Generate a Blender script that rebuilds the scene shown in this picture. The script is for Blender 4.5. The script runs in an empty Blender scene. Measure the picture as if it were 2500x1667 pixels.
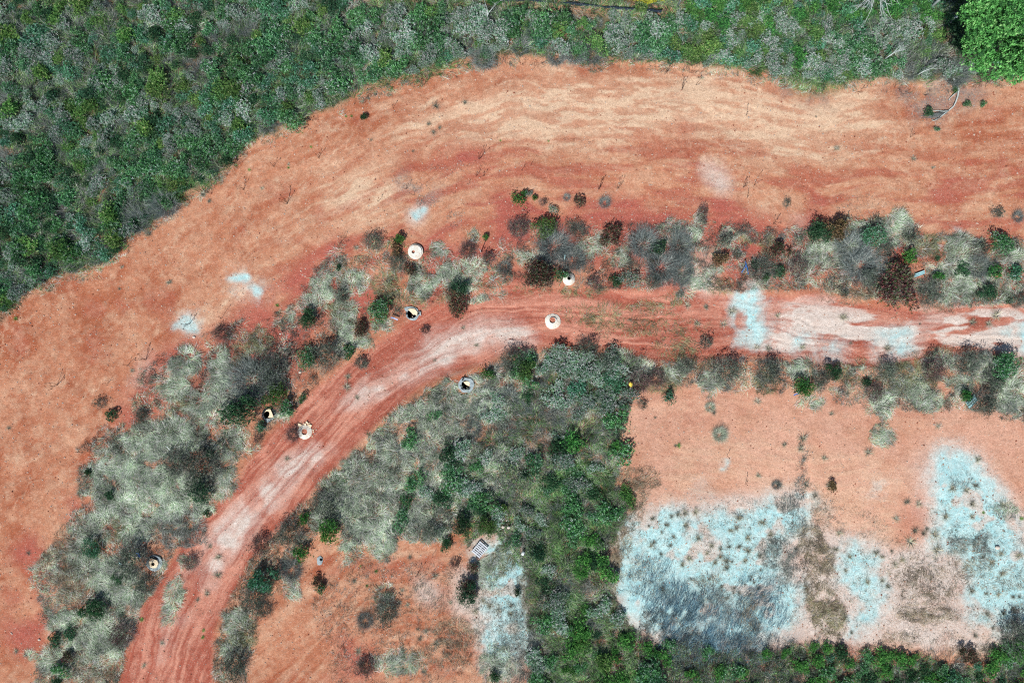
import bpy, math, random
import numpy as np

# ------------------------------------------------------------------ camera, sky, sun, exposure
S = 0.0344            # metres on the ground for one pixel of the 2500 px wide photograph
H = 57.33             # height of the drone
scene = bpy.context.scene
cam_d = bpy.data.cameras.new("camera"); cam = bpy.data.objects.new("camera", cam_d)
scene.collection.objects.link(cam); scene.camera = cam
cam.location = (0, 0, H); cam.rotation_euler = (0, 0, 0)
cam_d.sensor_width = 36; cam_d.lens = 24; cam_d.clip_start = 0.5; cam_d.clip_end = 3000

SUN_EL = math.radians(49); SHADOW_AZ = math.radians(24)      # shadows fall up and slightly right
world = bpy.data.worlds.new("World"); scene.world = world; world.use_nodes = True
wn = world.node_tree; wn.nodes.clear()
sky = wn.nodes.new("ShaderNodeTexSky"); sky.sky_type = 'NISHITA'; sky.sun_disc = False
sky.sun_elevation = SUN_EL; sky.sun_rotation = SHADOW_AZ + math.pi; sky.altitude = 600
bg = wn.nodes.new("ShaderNodeBackground"); bg.inputs[1].default_value = 0.072
wo = wn.nodes.new("ShaderNodeOutputWorld")
wn.links.new(sky.outputs[0], bg.inputs[0]); wn.links.new(bg.outputs[0], wo.inputs[0])
sun_d = bpy.data.lights.new("sun", 'SUN'); sun_d.energy = 4.85; sun_d.angle = math.radians(0.55)
sun_d.color = (1.0, 0.965, 0.91)
sun = bpy.data.objects.new("sun", sun_d); scene.collection.objects.link(sun)
sun.rotation_euler = (math.pi/2 - SUN_EL, 0, -SHADOW_AZ); sun.location = (-20, -40, 60)
scene.view_settings.view_transform = 'Standard'; scene.view_settings.look = 'None'
scene.view_settings.exposure = 0.22; scene.view_settings.gamma = 1.0

scene.cycles.use_denoising = False; scene.cycles.filter_width = 1.15; scene.cycles.max_bounces = 5
rng = np.random.default_rng(11); random.seed(11)
PI = math.pi
KA = 0.74             # picture colour -> surface albedo

def lin(c, k=KA):
    c = np.asarray(c, float)/255.0
    return np.where(c <= 0.04045, c/12.92, ((c+0.055)/1.055)**2.4)*k

def W(px, py, z=0.0):
    f = (H-z)/H
    return (px-1250)*S*f, (833.5-py)*S*f

# picture tiles in which the outlines were read off
TILES = {1:(0,0), 2:(820,0), 3:(1650,0), 4:(0,540), 5:(820,440), 6:(1650,440), 7:(0,1100), 8:(820,1100), 9:(1650,1100)}
def T(n, *pts):
    ox, oy = TILES[n]
    return [(ox+p[0]*.3614, oy+p[1]*.3614) for p in pts]

# ------------------------------------------------------------------ noise
def vnoise(x, y, seed):
    r = np.random.default_rng(seed); G = r.random((256, 256))
    xi = np.floor(x).astype(int); yi = np.floor(y).astype(int)
    fx = x-xi; fy = y-yi
    fx = fx*fx*(3-2*fx); fy = fy*fy*(3-2*fy)
    a = G[xi & 255, yi & 255]; b = G[(xi+1) & 255, yi & 255]
    c = G[xi & 255, (yi+1) & 255]; d = G[(xi+1) & 255, (yi+1) & 255]
    return (a*(1-fx)+b*fx)*(1-fy)+(c*(1-fx)+d*fx)*fy
def fbm(x, y, seed, octv=4, gain=.5):
    s = 0; a = 1; t = 0
    for i in range(octv):
        ca, sa = math.cos(.6*i), math.sin(.6*i)
        s = s + a*vnoise((x*ca-y*sa)*2**i+17*i, (x*sa+y*ca)*2**i+31*i, seed+i); t += a; a *= gain
    return s/t
def sstep(e0, e1, x):
    t = np.clip((x-e0)/(e1-e0), 0, 1); return t*t*(3-2*t)

def in_poly(X, Y, pts):
    P = np.array(pts, float); out = np.zeros(X.shape, bool)
    n = len(P)
    for i in range(n):
        x1, y1 = P[i]; x2, y2 = P[(i+1) % n]
        if y1 == y2: continue
        c = ((Y < y1) != (Y < y2)) & (X < (x2-x1)*(Y-y1)/(y2-y1)+x1)
        out ^= c
    return out

# ------------------------------------------------------------------ outlines (pixel coordinates of the photograph)
EDGE = [(-400,1030),(-150,870),(0,786),(47,728),(126,688),(188,666),(275,634),(318,583),(361,554),(426,506),(455,477),(513,452),(564,405),
        (614,347),(705,318),(759,285),(820,264),(867,238),(914,220),(993,191),(1037,192),(1069,173),(1127,152),(1181,153),(1236,137),
        (1286,134),(1326,142),(1398,141),(1489,145),(1561,152),(1651,160),(1769,168),(1867,182),(1930,196),(2010,214),(2076,202),(2156,195),(2228,206),
        (2337,202),(2409,195),(2500,190),(2900,180)]
THICKET = EDGE + [(2900,-400),(-400,-400)]
UP = [(240,1800),(285,1667),(318,1570),(350,1480),(398,1407),(445,1324),(506,1255),(560,1198),(622,1111),(660,1060),(705,1024),(759,956),(850,887),(905,850),
      (965,808),(1008,775),(1060,752),(1145,722),(1254,692),(1360,712),(1440,708),(1540,715),(1650,700),(1795,722),(1881,722),(2011,716),(2084,743),(2214,751),(2337,747),(2500,744),(2900,740)]
LO = [(490,1800),(517,1667),(524,1534),(571,1443),(614,1360),(683,1295),(745,1223),(795,1165),(850,1107),(905,1050),(965,996),(1022,946),(1109,906),
      (1181,893),(1236,860),(1326,848),(1405,850),(1489,856),(1580,878),(1670,892),(1722,886),(1852,872),(1975,884),(2084,899),(2228,886),(2409,865),(2500,874),(2900,880)]
TRACK = UP + LO[::-1]
GRAVEL_CYAN = [
  T(9,(1740,90),(1830,40),(1900,10),(1960,60),(2050,110),(2120,270),(2190,310),(2180,420),(2300,520),(2330,640),(2420,760),(2600,900),(2600,1150),(2340,1180),(2240,1120),(2140,1200),(1980,1060),(1960,900),(2050,800),(1950,720),(1870,670),(1730,640),(1720,540),(1800,430),(1720,330),(1680,250),(1780,200)),
  T(9,(-60,470),(330,450),(500,440),(700,320),(860,290),(880,560),(700,600),(720,760),(850,900),(800,1080),(640,1270),(400,1300),(0,1300),(-150,1200),(-100,900)),
  T(8,(1960,500),(2150,370),(2352,430),(2500,500),(2500,1250),(2080,1220),(1960,1000),(1850,800),(1860,650)),
  T(9,(1110,660),(1200,610),(1310,660),(1350,800),(1390,900),(1430,1050),(1330,1080),(1200,960),(1110,860)),
  T(9,(1170,1130),(1290,1080),(1280,1270),(1190,1290)), T(9,(940,360),(1000,370),(1080,420),(1000,420)),
  T(9,(1290,270),(1400,240),(1430,260),(1310,300)), T(9,(140,270),(220,280),(210,320),(150,310)),
  T(6,(410,800),(520,800),(520,900),(560,960),(620,1010),(570,1070),(510,1160),(470,1150),(440,1070),(420,1010)),
  T(6,(470,690),(540,690),(560,760),(610,800),(520,810),(500,760)),
  T(6,(1340,1000),(1480,980),(1600,1010),(1610,1100),(1530,1180),(1400,1150),(1330,1080)),
  T(6,(2240,1050),(2352,1030),(2600,1040),(2600,1120),(2290,1120)),
  T(6,(770,1110),(950,1080),(1080,1080),(1120,1170),(980,1150),(800,1160)),
  T(4,(1530,375),(1680,365),(1730,430),(1770,480),(1740,510),(1700,450),(1640,400)),
  T(4,(1150,700),(1230,640),(1280,690),(1330,740),(1250,740)),
  T(8,(940,820),(1040,600),(1140,560),(1290,720),(1300,900),(1250,1000),(1290,1240),(1240,1450),(1060,1460),(960,1150),(1060,1000)),
]
GRAVEL_PALE = [
  T(5,(560,1080),(900,940),(1060,910),(1200,950),(1330,1020),(1300,1100),(1000,1160),(900,1240),(740,1280),(600,1300),(420,1400),(250,1500),(60,1560),(-60,1560),(150,1400),(400,1230),(420,1180),(520,1190)),
  T(7,(2100,-40),(2250,-60),(2200,60),(1950,250),(1900,380),(1750,480),(1600,650),(1560,740),(1470,880),(1440,960),(1330,960),(1240,920),(1260,820),(1380,740),(1400,600),(1500,480),(1620,350),(1680,230),(1900,50)),
  T(7,(1100,1250),(1230,1100),(1330,1100),(1180,1230),(1160,1400),(1050,1480)),
  T(6,(560,840),(900,880),(1080,930),(1180,1000),(1190,1160),(900,1180),(640,1150),(560,1000)),
  T(6,(1260,960),(1600,960),(1780,1060),(1700,1130),(1540,1190),(1320,1230),(1340,1080)),
  T(6,(2000,1030),(2352,1010),(2600,1020),(2600,1170),(2352,1170),(1990,1080)),
  T(6,(1660,890),(1900,900),(1830,960),(1700,1000)),
  T(6,(70,620),(170,560),(260,640),(300,760),(130,740)), T(6,(150,440),(230,420),(250,560),(190,570)),
  T(3,(180,1060),(310,1060),(380,1230),(330,1320),(250,1260),(190,1150)),
  T(3,(770,1450),(900,1480),(880,1510),(770,1480)), T(2,(490,1450),(600,1420),(640,1450),(560,1500)),
  T(4,(850,1060),(960,960),(1070,860),(980,1000),(880,1080)),T(4,(1560,500),(1680,470),(1640,560),(1570,540)),
  T(4,(980,1060),(1060,1040),(1040,1120),(1000,1110)), T(5,(50,1000),(120,960),(130,1080),(60,1060)),
  T(8,(500,850),(700,900),(650,1080),(520,1000)), T(8,(780,800),(1300,800),(1300,1350),(1250,1568),(1000,1500),(960,1250),(780,1050)),
  T(9,(-60,380),(860,280),(900,560),(1000,560),(1300,640),(1500,700),(1700,620),(1720,200),(1800,0),(2000,0),(2352,500),(2700,500),(2700,1400),(1500,1300),(900,1300),(0,1350),(-300,1200),(-300,600)),
  T(7,(870,1080),(950,1000),(960,1100),(900,1180),(850,1200)),
]
DEEP = [
  T(4,(950,960),(1250,810),(1500,700),(1700,520),(1900,430),(2100,250),(2352,60),(2352,600),(2100,800),(1950,1250),(1500,1400),(1000,1400),(800,1450),(820,1130)),
  T(5,(-10,500),(350,380),(900,330),(1300,220),(1700,200),(2352,330),(2352,800),(1700,830),(900,700),(200,1100),(-10,900)),
  T(2,(920,1330),(1150,1300),(1300,1400),(1900,1330),(2352,1500),(2352,1550),(900,1550)),
  T(6,(0,330),(1000,230),(1500,330),(2352,430),(2352,840),(0,700)),
  T(6,(300,100),(480,180),(560,230),(700,240),(900,280),(500,300),(200,250)),
  T(7,(560,100),(640,50),(600,300),(500,560),(420,450),(450,300)),
  T(7,(0,700),(250,520),(400,560),(480,700),(300,900),(150,780)),
  T(7,(0,950),(350,1000),(330,1250),(150,1400),(0,1300)),
  T(8,(0,1200),(100,1300),(300,1350),(300,1568),(0,1568)),
  T(3,(100,850),(130,900),(30,950),(0,870)), T(9,(1530,300),(1640,270),(1720,420),(1640,580),(1550,680),(1530,470)),
  T(2,(440,1050),(560,1040),(560,1090),(450,1090)), T(2,(700,980),(1000,1050),(1120,1130),(900,1180),(640,1080)),
]
CREAM = [
  T(2,(380,780),(560,740),(900,680),(1300,560),(1800,560),(2352,560),(2352,900),(1700,930),(1100,930),(700,830),(430,880)),
  T(3,(0,500),(350,520),(700,700),(1300,650),(1500,800),(1300,950),(700,1080),(350,870),(0,900)),
  T(2,(0,1200),(300,1170),(450,1300),(250,1450),(0,1400)), T(4,(1800,350),(2000,300),(1950,420),(1700,640),(1550,720),(1380,820),(1260,790),(1350,730),(1500,600)),
  T(9,(0,0),(800,0),(1500,50),(1650,200),(1500,350),(1500,600),(1200,620),(950,500),(500,400),(0,330)),
]
GREENSOIL = [T(3,(700,500),(1180,520),(1100,600),(950,640),(780,590))]
GREYLIT = [T(3,(650,560),(1200,610),(1100,700),(700,650)), T(3,(1340,560),(1900,560),(2150,600),(2100,700),(1850,720),(1830,860),(1640,820),(1650,720),(1400,640)),
  T(9,(0,900),(350,1000),(600,1200),(850,1250),(900,1568),(-200,1568),(-200,1200)),
  T(2,(380,1190),(660,1210),(640,1300),(420,1280)), T(2,(540,1320),(700,1320),(690,1400),(540,1400))]

# ------------------------------------------------------------------ ground grid
step = 0.1
def axis(half, far):
    core = np.arange(-half, half+1e-6, step)
    d = step; v = half; ext = []
    while v < far:
        d = min(d*1.28, 60); v += d; ext.append(v)
    ext = np.array(ext); return np.concatenate([-ext[::-1], core, ext])
ax = axis(50.0, 900); ay = axis(35.0, 900)
NX, NY = len(ax), len(ay)
X, Y = np.meshgrid(ax, ay, indexing='ij')
PX = X/S+1250; PY = 833.5-Y/S
wx = (fbm(X/1.6, Y/1.6, 5, 4)-.5)*46; wy = (fbm(X/1.6, Y/1.6, 55, 4)-.5)*46
WPX = PX+wx; WPY = PY+wy

def box(M, r):
    for axx in (0, 1):
        c = np.cumsum(np.pad(M, [(r+1, r) if a == axx else (0, 0) for a in (0, 1)], mode='edge'), axis=axx)
        n = M.shape[axx]
        M = (np.take(c, range(2*r+1, 2*r+1+n), axis=axx)-np.take(c, range(0, n), axis=axx))/(2*r+1)
    return M
def mask(polys, blur, warp=1.0):
    m = np.zeros(X.shape)
    for p in polys:
        P = np.array(p); x0, y0 = P.min(0)-30; x1, y1 = P.max(0)+30
        sel = (PX > x0) & (PX < x1) & (PY > y0) & (PY < y1)
        r = in_poly(PX[sel]+wx[sel]*warp, PY[sel]+wy[sel]*warp, p)
        m[sel] = np.maximum(m[sel], r)
    m = box(m, blur); return box(m, max(1, blur//2))

m_th = mask([THICKET], 2, .3)
m_tr = mask([TRACK], 3, .22)
m_cy = mask(GRAVEL_CYAN, 11, 1.5); m_pa = mask(GRAVEL_PALE, 7, 1.1)
m_sm = mask([T(4,(1520,365),(1690,360),(1740,425),(1785,480),(1745,525),(1690,470),(1620,410),(1530,395)), T(4,(1140,690),(1230,630),(1300,690),(1350,760),(1250,760),(1160,725)),
  T(2,(480,1445),(610,1405),(640,1430),(560,1490)), T(9,(310,60),(380,50),(330,150),(300,140)), T(6,(1870,330),(1950,360),(1940,380),(1880,350)),
  T(6,(440,690),(540,680),(570,760),(620,805),(520,815),(480,740)), T(6,(415,800),(530,800),(540,950),(620,1010),(580,1070),(510,1170),(440,1090))], 2, .45)
m_cyw = mask(GRAVEL_CYAN[:3]+GRAVEL_CYAN[3:5], 22, 1.3)
m_cy = np.maximum(m_cy*(1-.25*(fbm(X/2.5, Y/2.5, 87, 3) > .55)), m_sm*.62*(.5+fbm(X/.8, Y/.8, 88, 3)))
m_white = mask([T(9,(1080,600),(1330,620),(1500,900),(1450,1150),(1300,1320),(1150,1290),(1080,1000)), T(9,(1950,760),(2400,800),(2700,900),(2700,1300),(2300,1330),(1700,1300),(1600,1180),(1960,1100)), T(9,(1640,120),(1760,60),(1800,500),(1700,330)), T(9,(560,500),(900,560),(1080,650),(1000,900),(880,1000),(700,900))], 16, 1.5)
m_pa = np.clip(m_pa+m_white*.9+m_cyw*.9+box(m_sm, 4)*.6, 0, 1)
m_dr = mask(DEEP, 9, 1.0); m_cr = mask(CREAM, 14, 1.2)
m_gs = mask(GREENSOIL, 5, .6); m_gl = mask(GREYLIT, 8, 1.2)

# along / across coordinates of the track
up = np.array(UP, float); lo = np.array(LO, float)
def resample(P, n):
    d = np.r_[0, np.cumsum(np.hypot(*np.diff(P, axis=0).T))]; t = np.linspace(0, d[-1], n)
    return np.c_[np.interp(t, d, P[:, 0]), np.interp(t, d, P[:, 1])]
ctr = (resample(up, 60)+resample(lo, 60))/2
ctr[1:-1] = (ctr[:-2]+ctr[1:-1]*2+ctr[2:])/4
D = np.full(X.shape, 1e9); AL = np.zeros(X.shape); al = 0
near = (PX > -200) & (PX < 2750) & (PY > 550) & (PY < 1750)
nx_, ny_ = PX[near], PY[near]; dn = np.full(nx_.shape, 1e9); an = np.zeros(nx_.shape)
for i in range(len(ctr)-1):
    a, b = ctr[i], ctr[i+1]; ab = b-a; L = np.hypot(*ab)
    t = ((nx_-a[0])*ab[0]+(ny_-a[1])*ab[1])/L**2; tc = np.clip(t, 0, 1)
    qx = nx_-a[0]-tc*ab[0]; qy = ny_-a[1]-tc*ab[1]; dd = np.hypot(qx, qy)
    sgn = np.sign(ab[0]*qy-ab[1]*qx); s = dd < np.abs(dn)
    dn = np.where(s, dd*np.where(sgn == 0, 1, sgn), dn); an = np.where(s, al+tc*L, an); al += L
D[near] = dn*S; AL[near] = an*S           # metres
dd_ = D+(fbm(AL/5, D/2, 301, 4)-.5)*2.0
ruts = .75*fbm(dd_/0.38, AL/7.0, 71, 4, .6)+.25*fbm(X/1.4, Y/1.4, 72, 4)
# streaks of the cleared slope follow its upper edge
e = np.array(EDGE); fe = np.interp(PX, e[:, 0], e[:, 1]); k = 41
v = (PY-fe)*S/np.sqrt(1+np.clip((900-PX)/900, 0, 1)*.7)
streak = fbm(X/4.2+v*.25, v/0.75+(fbm(X/7, Y/7, 9, 3)-.5)*1.6, 21, 5, .6)
streak2 = fbm(X/1.6, v/.38+(fbm(X/4, Y/4, 19, 3)-.5)*1.4, 33, 4, .6)
leftk = sstep(1000, 350, PX); iso = fbm(X/1.5, Y/1.5, 34, 5, .65)
streak = streak*(1-.55*leftk)+.55*leftk*(.6*iso+.4*fbm(X/3+v*.3, v/1.6, 35, 4)); streak2 = streak2*(1-.7*leftk)+.7*leftk*fbm(X/.6, Y/.6, 36, 4)
blot = fbm(X/3.2, Y/3.2, 41, 5, .55)

# ---- heights
HT = (fbm(X/9, Y/9, 61, 3)-.5)*.5 + (fbm(X/2, Y/2, 62, 3)-.5)*.13 + (fbm(X/.55, Y/.55, 63, 2)-.5)*.035
HT = HT + m_th*.30*(.8+.5*fbm(X/1.3, Y/1.3, 64, 2)) - m_tr*.10
HT = HT + m_tr*((ruts-.5)*.12+(fbm(dd_/.2, AL/12, 75, 2)-.5)*.06) + (fbm(X/.3, Y/.3, 66, 2)-.5)*.035*(1-m_tr*.6)
HT = HT + (streak2-.5)*.035*(1-m_th)*(1-m_tr)
bermU = np.exp(-((np.abs(D)-3.0)/.35)**2)*.08*(1-m_th)
HT = HT + bermU*(near)
far = np.maximum(np.abs(X)-55, 0)+np.maximum(np.abs(Y)-40, 0)
HT = HT*np.exp(-far/40)+ (fbm(X/90, Y/90, 65, 3)-.5)*np.clip(far/60, 0, 1)*14
IXs = (50.0/step); 
i0 = int(np.searchsorted(ax, -50.0-1e-6)); j0 = int(np.searchsorted(ay, -35.0-1e-6))
def hz(x, y):
    x = np.asarray(x, float); y = np.asarray(y, float)
    i = np.clip(((x+50)/step).astype(int)+i0, 0, NX-1); j = np.clip(((y+35)/step).astype(int)+j0, 0, NY-1)
    return HT[i, j]
def at(px, py, zc=0.0):
    x, y = W(px, py, zc); return x, y, float(hz(x, y))

# ------------------------------------------------------------------ mesh helpers
C = bpy.context.scene.collection
def mk_mesh(name, V, F, mat, col=None, smooth=False):
    V = np.asarray(V, np.float32); F = np.asarray(F, np.int32)
    me = bpy.data.meshes.new(name); n = F.shape[1]
    me.vertices.add(len(V)); me.vertices.foreach_set("co", V.ravel())
    me.loops.add(F.size); me.loops.foreach_set("vertex_index", F.ravel())
    me.polygons.add(len(F)); me.polygons.foreach_set("loop_start", np.arange(0, F.size, n, dtype=np.int32))
    me.polygons.foreach_set("loop_total", np.full(len(F), n, np.int32))
    me.polygons.foreach_set("use_smooth", np.full(len(F), smooth, bool))
    me.update(calc_edges=True)
    if col is not None:
        a = me.color_attributes.new("tint", 'FLOAT_COLOR', 'POINT')
        c = np.ones((len(V), 4), np.float32); c[:, :3] = col; a.data.foreach_set("color", c.ravel())
    if mat: me.materials.append(mat)
    return me
def link(me, name, parent=None):
    o = bpy.data.objects.new(name, me); C.objects.link(o)
    if parent: o.parent = parent
    return o
def tag(o, label=None, cat=None, group=None, kind=None):
    if label: o['label'] = label
    if cat: o['category'] = cat
    if group: o['group'] = group
    if kind: o['kind'] = kind
    return o
class MB:                                    # collects polygons of mixed size
    def __init__(s): s.v = []; s.f = []
    def add(s, V, F):
        b = len(s.v); s.v += [tuple(p) for p in V]; s.f += [tuple(i+b for i in f) for f in F]; return s
    def box(s, c, d, rz=0, tilt=0, bev=0):
        hx, hy, hh = d[0]/2, d[1]/2, d[2]/2; V = []
        for x, y, z in [(-hx,-hy,-hh),(hx,-hy,-hh),(hx,hy,-hh),(-hx,hy,-hh),(-hx,-hy,hh),(hx,-hy,hh),(hx,hy,hh),(-hx,hy,hh)]:
            x, z = x*math.cos(tilt)+z*math.sin(tilt), -x*math.sin(tilt)+z*math.cos(tilt)
            V.append((c[0]+x*math.cos(rz)-y*math.sin(rz), c[1]+x*math.sin(rz)+y*math.cos(rz), c[2]+z))
        return s.add(V, [(3,2,1,0),(4,5,6,7),(0,1,5,4),(1,2,6,5),(2,3,7,6),(3,0,4,7)])
    def tube(s, pts, rad, n=7, cap=True, hollow=False):
        pts = [np.array(p, float) for p in pts]; rings = []
        for i, p in enumerate(pts):
            t = pts[min(i+1, len(pts)-1)]-pts[max(i-1, 0)]; t = t/(np.linalg.norm(t)+1e-9)
            a = np.cross(t, (0, 0, 1)) if abs(t[2]) < .9 else np.cross(t, (1, 0, 0)); a /= np.linalg.norm(a); b = np.cross(t, a)
            r = rad[i] if hasattr(rad, '__len__') else rad
            rings.append([p+r*(math.cos(q)*a+math.sin(q)*b) for q in np.linspace(0, 2*PI, n, endpoint=False)])
        V = [q for r in rings for q in r]; F = []
        for i in range(len(pts)-1):
            for j in range(n):
                F.append((i*n+j, i*n+(j+1) % n, (i+1)*n+(j+1) % n, (i+1)*n+j))
        if cap: F += [tuple(range(n))[::-1], tuple((len(pts)-1)*n+j for j in range(n))]
        return s.add(V, F)
    def mesh(s, name, mat, smooth=False):
        me = bpy.data.meshes.new(name); me.from_pydata(s.v, [], s.f); me.validate(); me.update()
        if mat: me.materials.append(mat)
        if smooth: me.polygons.foreach_set("use_smooth", [True]*len(me.polygons))
        return me

# ------------------------------------------------------------------ materials
def newmat(name):
    m = bpy.data.materials.new(name); m.use_nodes = True; nt = m.node_tree
    b = nt.nodes["Principled BSDF"]; b.inputs["Roughness"].default_value = .85
    b.inputs["Specular IOR Level"].default_value = .2
    return m, nt, b
def N(nt, t, **kw):
    n = nt.nodes.new(t)
    for k_, v_ in kw.items(): setattr(n, k_, v_)
    return n
def mixc(nt, fac, a, b, mode='MIX'):
    n = N(nt, "ShaderNodeMix", data_type='RGBA', blend_type=mode); n.clamp_factor = True
    for sock, val in ((n.inputs[0], fac), (n.inputs[6], a), (n.inputs[7], b)):
        if hasattr(val, 'is_linked') or hasattr(val, 'links'): nt.links.new(val, sock)
        elif isinstance(val, (int, float)): sock.default_value = val
        else: sock.default_value = (*val, 1)
    return n.outputs[2]
def noise_n(nt, scale, detail=3, rough=.55, coord=None, dist=0):
    n = N(nt, "ShaderNodeTexNoise"); n.inputs["Scale"].default_value = scale; n.inputs["Detail"].default_value = detail
    n.inputs["Roughness"].default_value = rough; n.inputs["Distortion"].default_value = dist
    if coord is not None: nt.links.new(coord, n.inputs["Vector"])
    return n.outputs["Fac"]
def ramp(nt, fac, a, b):
    n = N(nt, "ShaderNodeMapRange"); n.inputs[1].default_value = a; n.inputs[2].default_value = b
    nt.links.new(fac, n.inputs[0]); return n.outputs[0]
def math_n(nt, op, a, b):
    n = N(nt, "ShaderNodeMath", operation=op)
    for i, v_ in enumerate((a, b)):
        if isinstance(v_, (int, float)): n.inputs[i].default_value = v_
        else: nt.links.new(v_, n.inputs[i])
    return n.outputs[0]

KEEP = [(1014,614,30),(1389,681,26),(1350,784,30),(743,1055,32),(1007,765,30),(1137,939,32),(655,1011,28),(374,1376,34),(781,1369,22),(1171,1340,32),(2374,981,24),(2244,669,22),(1277,1349,10),(1540,938,12)]
def kept(px, py, k_=1.0): return any((px-a)**2+(py-b)**2 < (c_*k_)**2 for a, b, c_ in KEEP)
def foliage_mat(name, transl=.3, hue=.015, val=.25, rough=.7):
    m = bpy.data.materials.new(name); m.use_nodes = True; nt = m.node_tree; nt.nodes.clear()
    out = N(nt, "ShaderNodeOutputMaterial"); at_ = N(nt, "ShaderNodeAttribute"); at_.attribute_name = "tint"
    oi = N(nt, "ShaderNodeObjectInfo"); hs = N(nt, "ShaderNodeHueSaturation")
    nt.links.new(at_.outputs["Color"], hs.inputs["Color"])
    mr = N(nt, "ShaderNodeMapRange"); mr.inputs[3].default_value = 1-val; mr.inputs[4].default_value = 1+val
    nt.links.new(oi.outputs["Random"], mr.inputs[0]); nt.links.new(mr.outputs[0], hs.inputs["Value"])
    fr = math_n(nt, 'FRACT', math_n(nt, 'MULTIPLY', oi.outputs["Random"], 7.31), 0)
    mh = N(nt, "ShaderNodeMapRange"); mh.inputs[3].default_value = .5-hue; mh.inputs[4].default_value = .5+hue
    nt.links.new(fr, mh.inputs[0]); nt.links.new(mh.outputs[0], hs.inputs["Hue"])
    d = N(nt, "ShaderNodeBsdfPrincipled"); d.inputs["Roughness"].default_value = rough; d.inputs["Specular IOR Level"].default_value = .15
    t = N(nt, "ShaderNodeBsdfTranslucent"); mx = N(nt, "ShaderNodeMixShader"); mx.inputs[0].default_value = transl
    nt.links.new(hs.outputs[0], d.inputs["Base Color"]); nt.links.new(hs.outputs[0], t.inputs["Color"])
    nt.links.new(d.outputs[0], mx.inputs[1]); nt.links.new(t.outputs[0], mx.inputs[2]); nt.links.new(mx.outputs[0], out.inputs[0])
    return m
M_leaf = foliage_mat("leaf", .3); M_grass = foliage_mat("dry_grass_blades", .25, 0, 0); M_tuft = foliage_mat("tuft_blades", .25, .01, .2)
M_twig = foliage_mat("twig", 0.0, .01, .2, .9)
def plain(name, col, var=.25, scale=6, rough=.8, spec=.2, dark=None, bump=.0, k=KA):
    m, nt, b = newmat(name); tc = N(nt, "ShaderNodeTexCoord").outputs["Object"]
    f = noise_n(nt, scale, 5, .6, tc); f2 = noise_n(nt, scale*6, 3, .6, tc)
    c = lin(col, k); dk = lin(dark, k) if dark is not None else c*(1-var*2)
    a = mixc(nt, ramp(nt, f, .42, .66), tuple(c), tuple(dk))
    a = mixc(nt, ramp(nt, f2, .35, .7), a, tuple(np.minimum(c*(1+var), .9)))
    nt.links.new(a, b.inputs["Base Color"]); b.inputs["Roughness"].default_value = rough; b.inputs["Specular IOR Level"].default_value = spec
    if bump:
        bp = N(nt, "ShaderNodeBump"); bp.inputs["Strength"].default_value = bump; bp.inputs["Distance"].default_value = .02
        nt.links.new(f2, bp.inputs["Height"]); nt.links.new(bp.outputs[0], b.inputs["Normal"])
    return m
M_conc = plain("pale_concrete", (236,236,226), .05, 2.6, .9, .1, (204,176,152), .5, .78)
M_conc2 = plain("weathered_concrete", (176,190,194), .12, 4, .9, .1, (128,142,148), .5)
M_sand = plain("cream_mortar", (240,222,192), .06, 4, .9, .1, (226,196,160), .3, .86)
M_black = plain("black_plastic", (26,34,42), .3, 5, .35, .5, (10,14,18))
M_hole = plain("dark_shaft", (40,38,36), .3, 3, .9, .05, (20,18,16))
M_dirt = plain("red_soil_fill", (196,130,108), .12, 5, .95, .1, (160,96,78), .5)
M_wood = plain("grey_weathered_wood", (214,220,226), .08, 3, .85, .1, (180,188,196), .2, .8)
M_white = plain("white_plastic", (232,240,240), .05, 3, .4, .4, (205,215,215), 0, .85)
M_aqua = plain("pale_aqua_plastic", (190,232,236), .06, 4, .4, .4, (150,205,214), 0, .85)
M_blue = plain("blue_plastic", (70,125,200), .2, 8, .4, .4, (40,80,150))
M_yellow = plain("yellow_plastic", (250,225,90), .1, 5, .5, .3, (230,180,60), 0, .85)
M_fence = plain("black_silt_fabric", (52,68,88), .15, 2, .7, .2, (34,44,60))
M_dead = plain("bleached_dead_wood", (205,216,214), .1, 4, .85, .1, (150,165,165))
M_bark = plain("brown_bark", (96,82,70), .25, 5, .95, .1)
M_stick = plain("dark_stick", (72,56,52), .2, 5, .95, .1)
M_rock = plain("pale_rock", (222,212,200), .1, 5, .9, .1, (190,170,155), .3)

# ------------------------------------------------------------------ ground material and sheet
gm, nt, bs = newmat("ground_soil")
ta = N(nt, "ShaderNodeAttribute"); ta.attribute_name = "soil_a"; tb = N(nt, "ShaderNodeAttribute"); tb.attribute_name = "soil_b"
tdd = N(nt, "ShaderNodeAttribute"); tdd.attribute_name = "soil_d"
tcc = N(nt, "ShaderNodeAttribute"); tcc.attribute_name = "soil_c"
def sep(a):
    s_ = N(nt, "ShaderNodeSeparateColor"); nt.links.new(a.outputs["Color"], s_.inputs[0]); return list(s_.outputs)
A0, A1, A2 = sep(ta); B0, B1, B2 = sep(tb); C0, C1, C2 = sep(tcc); D0, D1, D2 = sep(tdd)
geo = N(nt, "ShaderNodeTexCoord").outputs["Object"]
n_f = noise_n(nt, 9, 4, .7, geo); n_g = noise_n(nt, 11, 3, .8, geo); n_m = noise_n(nt, 1.7, 6, .65, geo, .6)
c = mixc(nt, ramp(nt, n_m, .3, .7), tuple(lin((193,128,98))), tuple(lin((215,158,126))))
c = mixc(nt, D0, c, tuple(lin((178,106,76))))                       # brown streaks
c = mixc(nt, D1, c, tuple(lin((222,172,148))))                       # pale pink clearing
c = mixc(nt, A0, c, tuple(lin((232,200,170))))                       # cream streaks
c = mixc(nt, A1, c, tuple(lin((186,104,90))))                         # deep red earth
trk = mixc(nt, C0, tuple(lin((176,98,80))), tuple(lin((218,154,132))))
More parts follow.
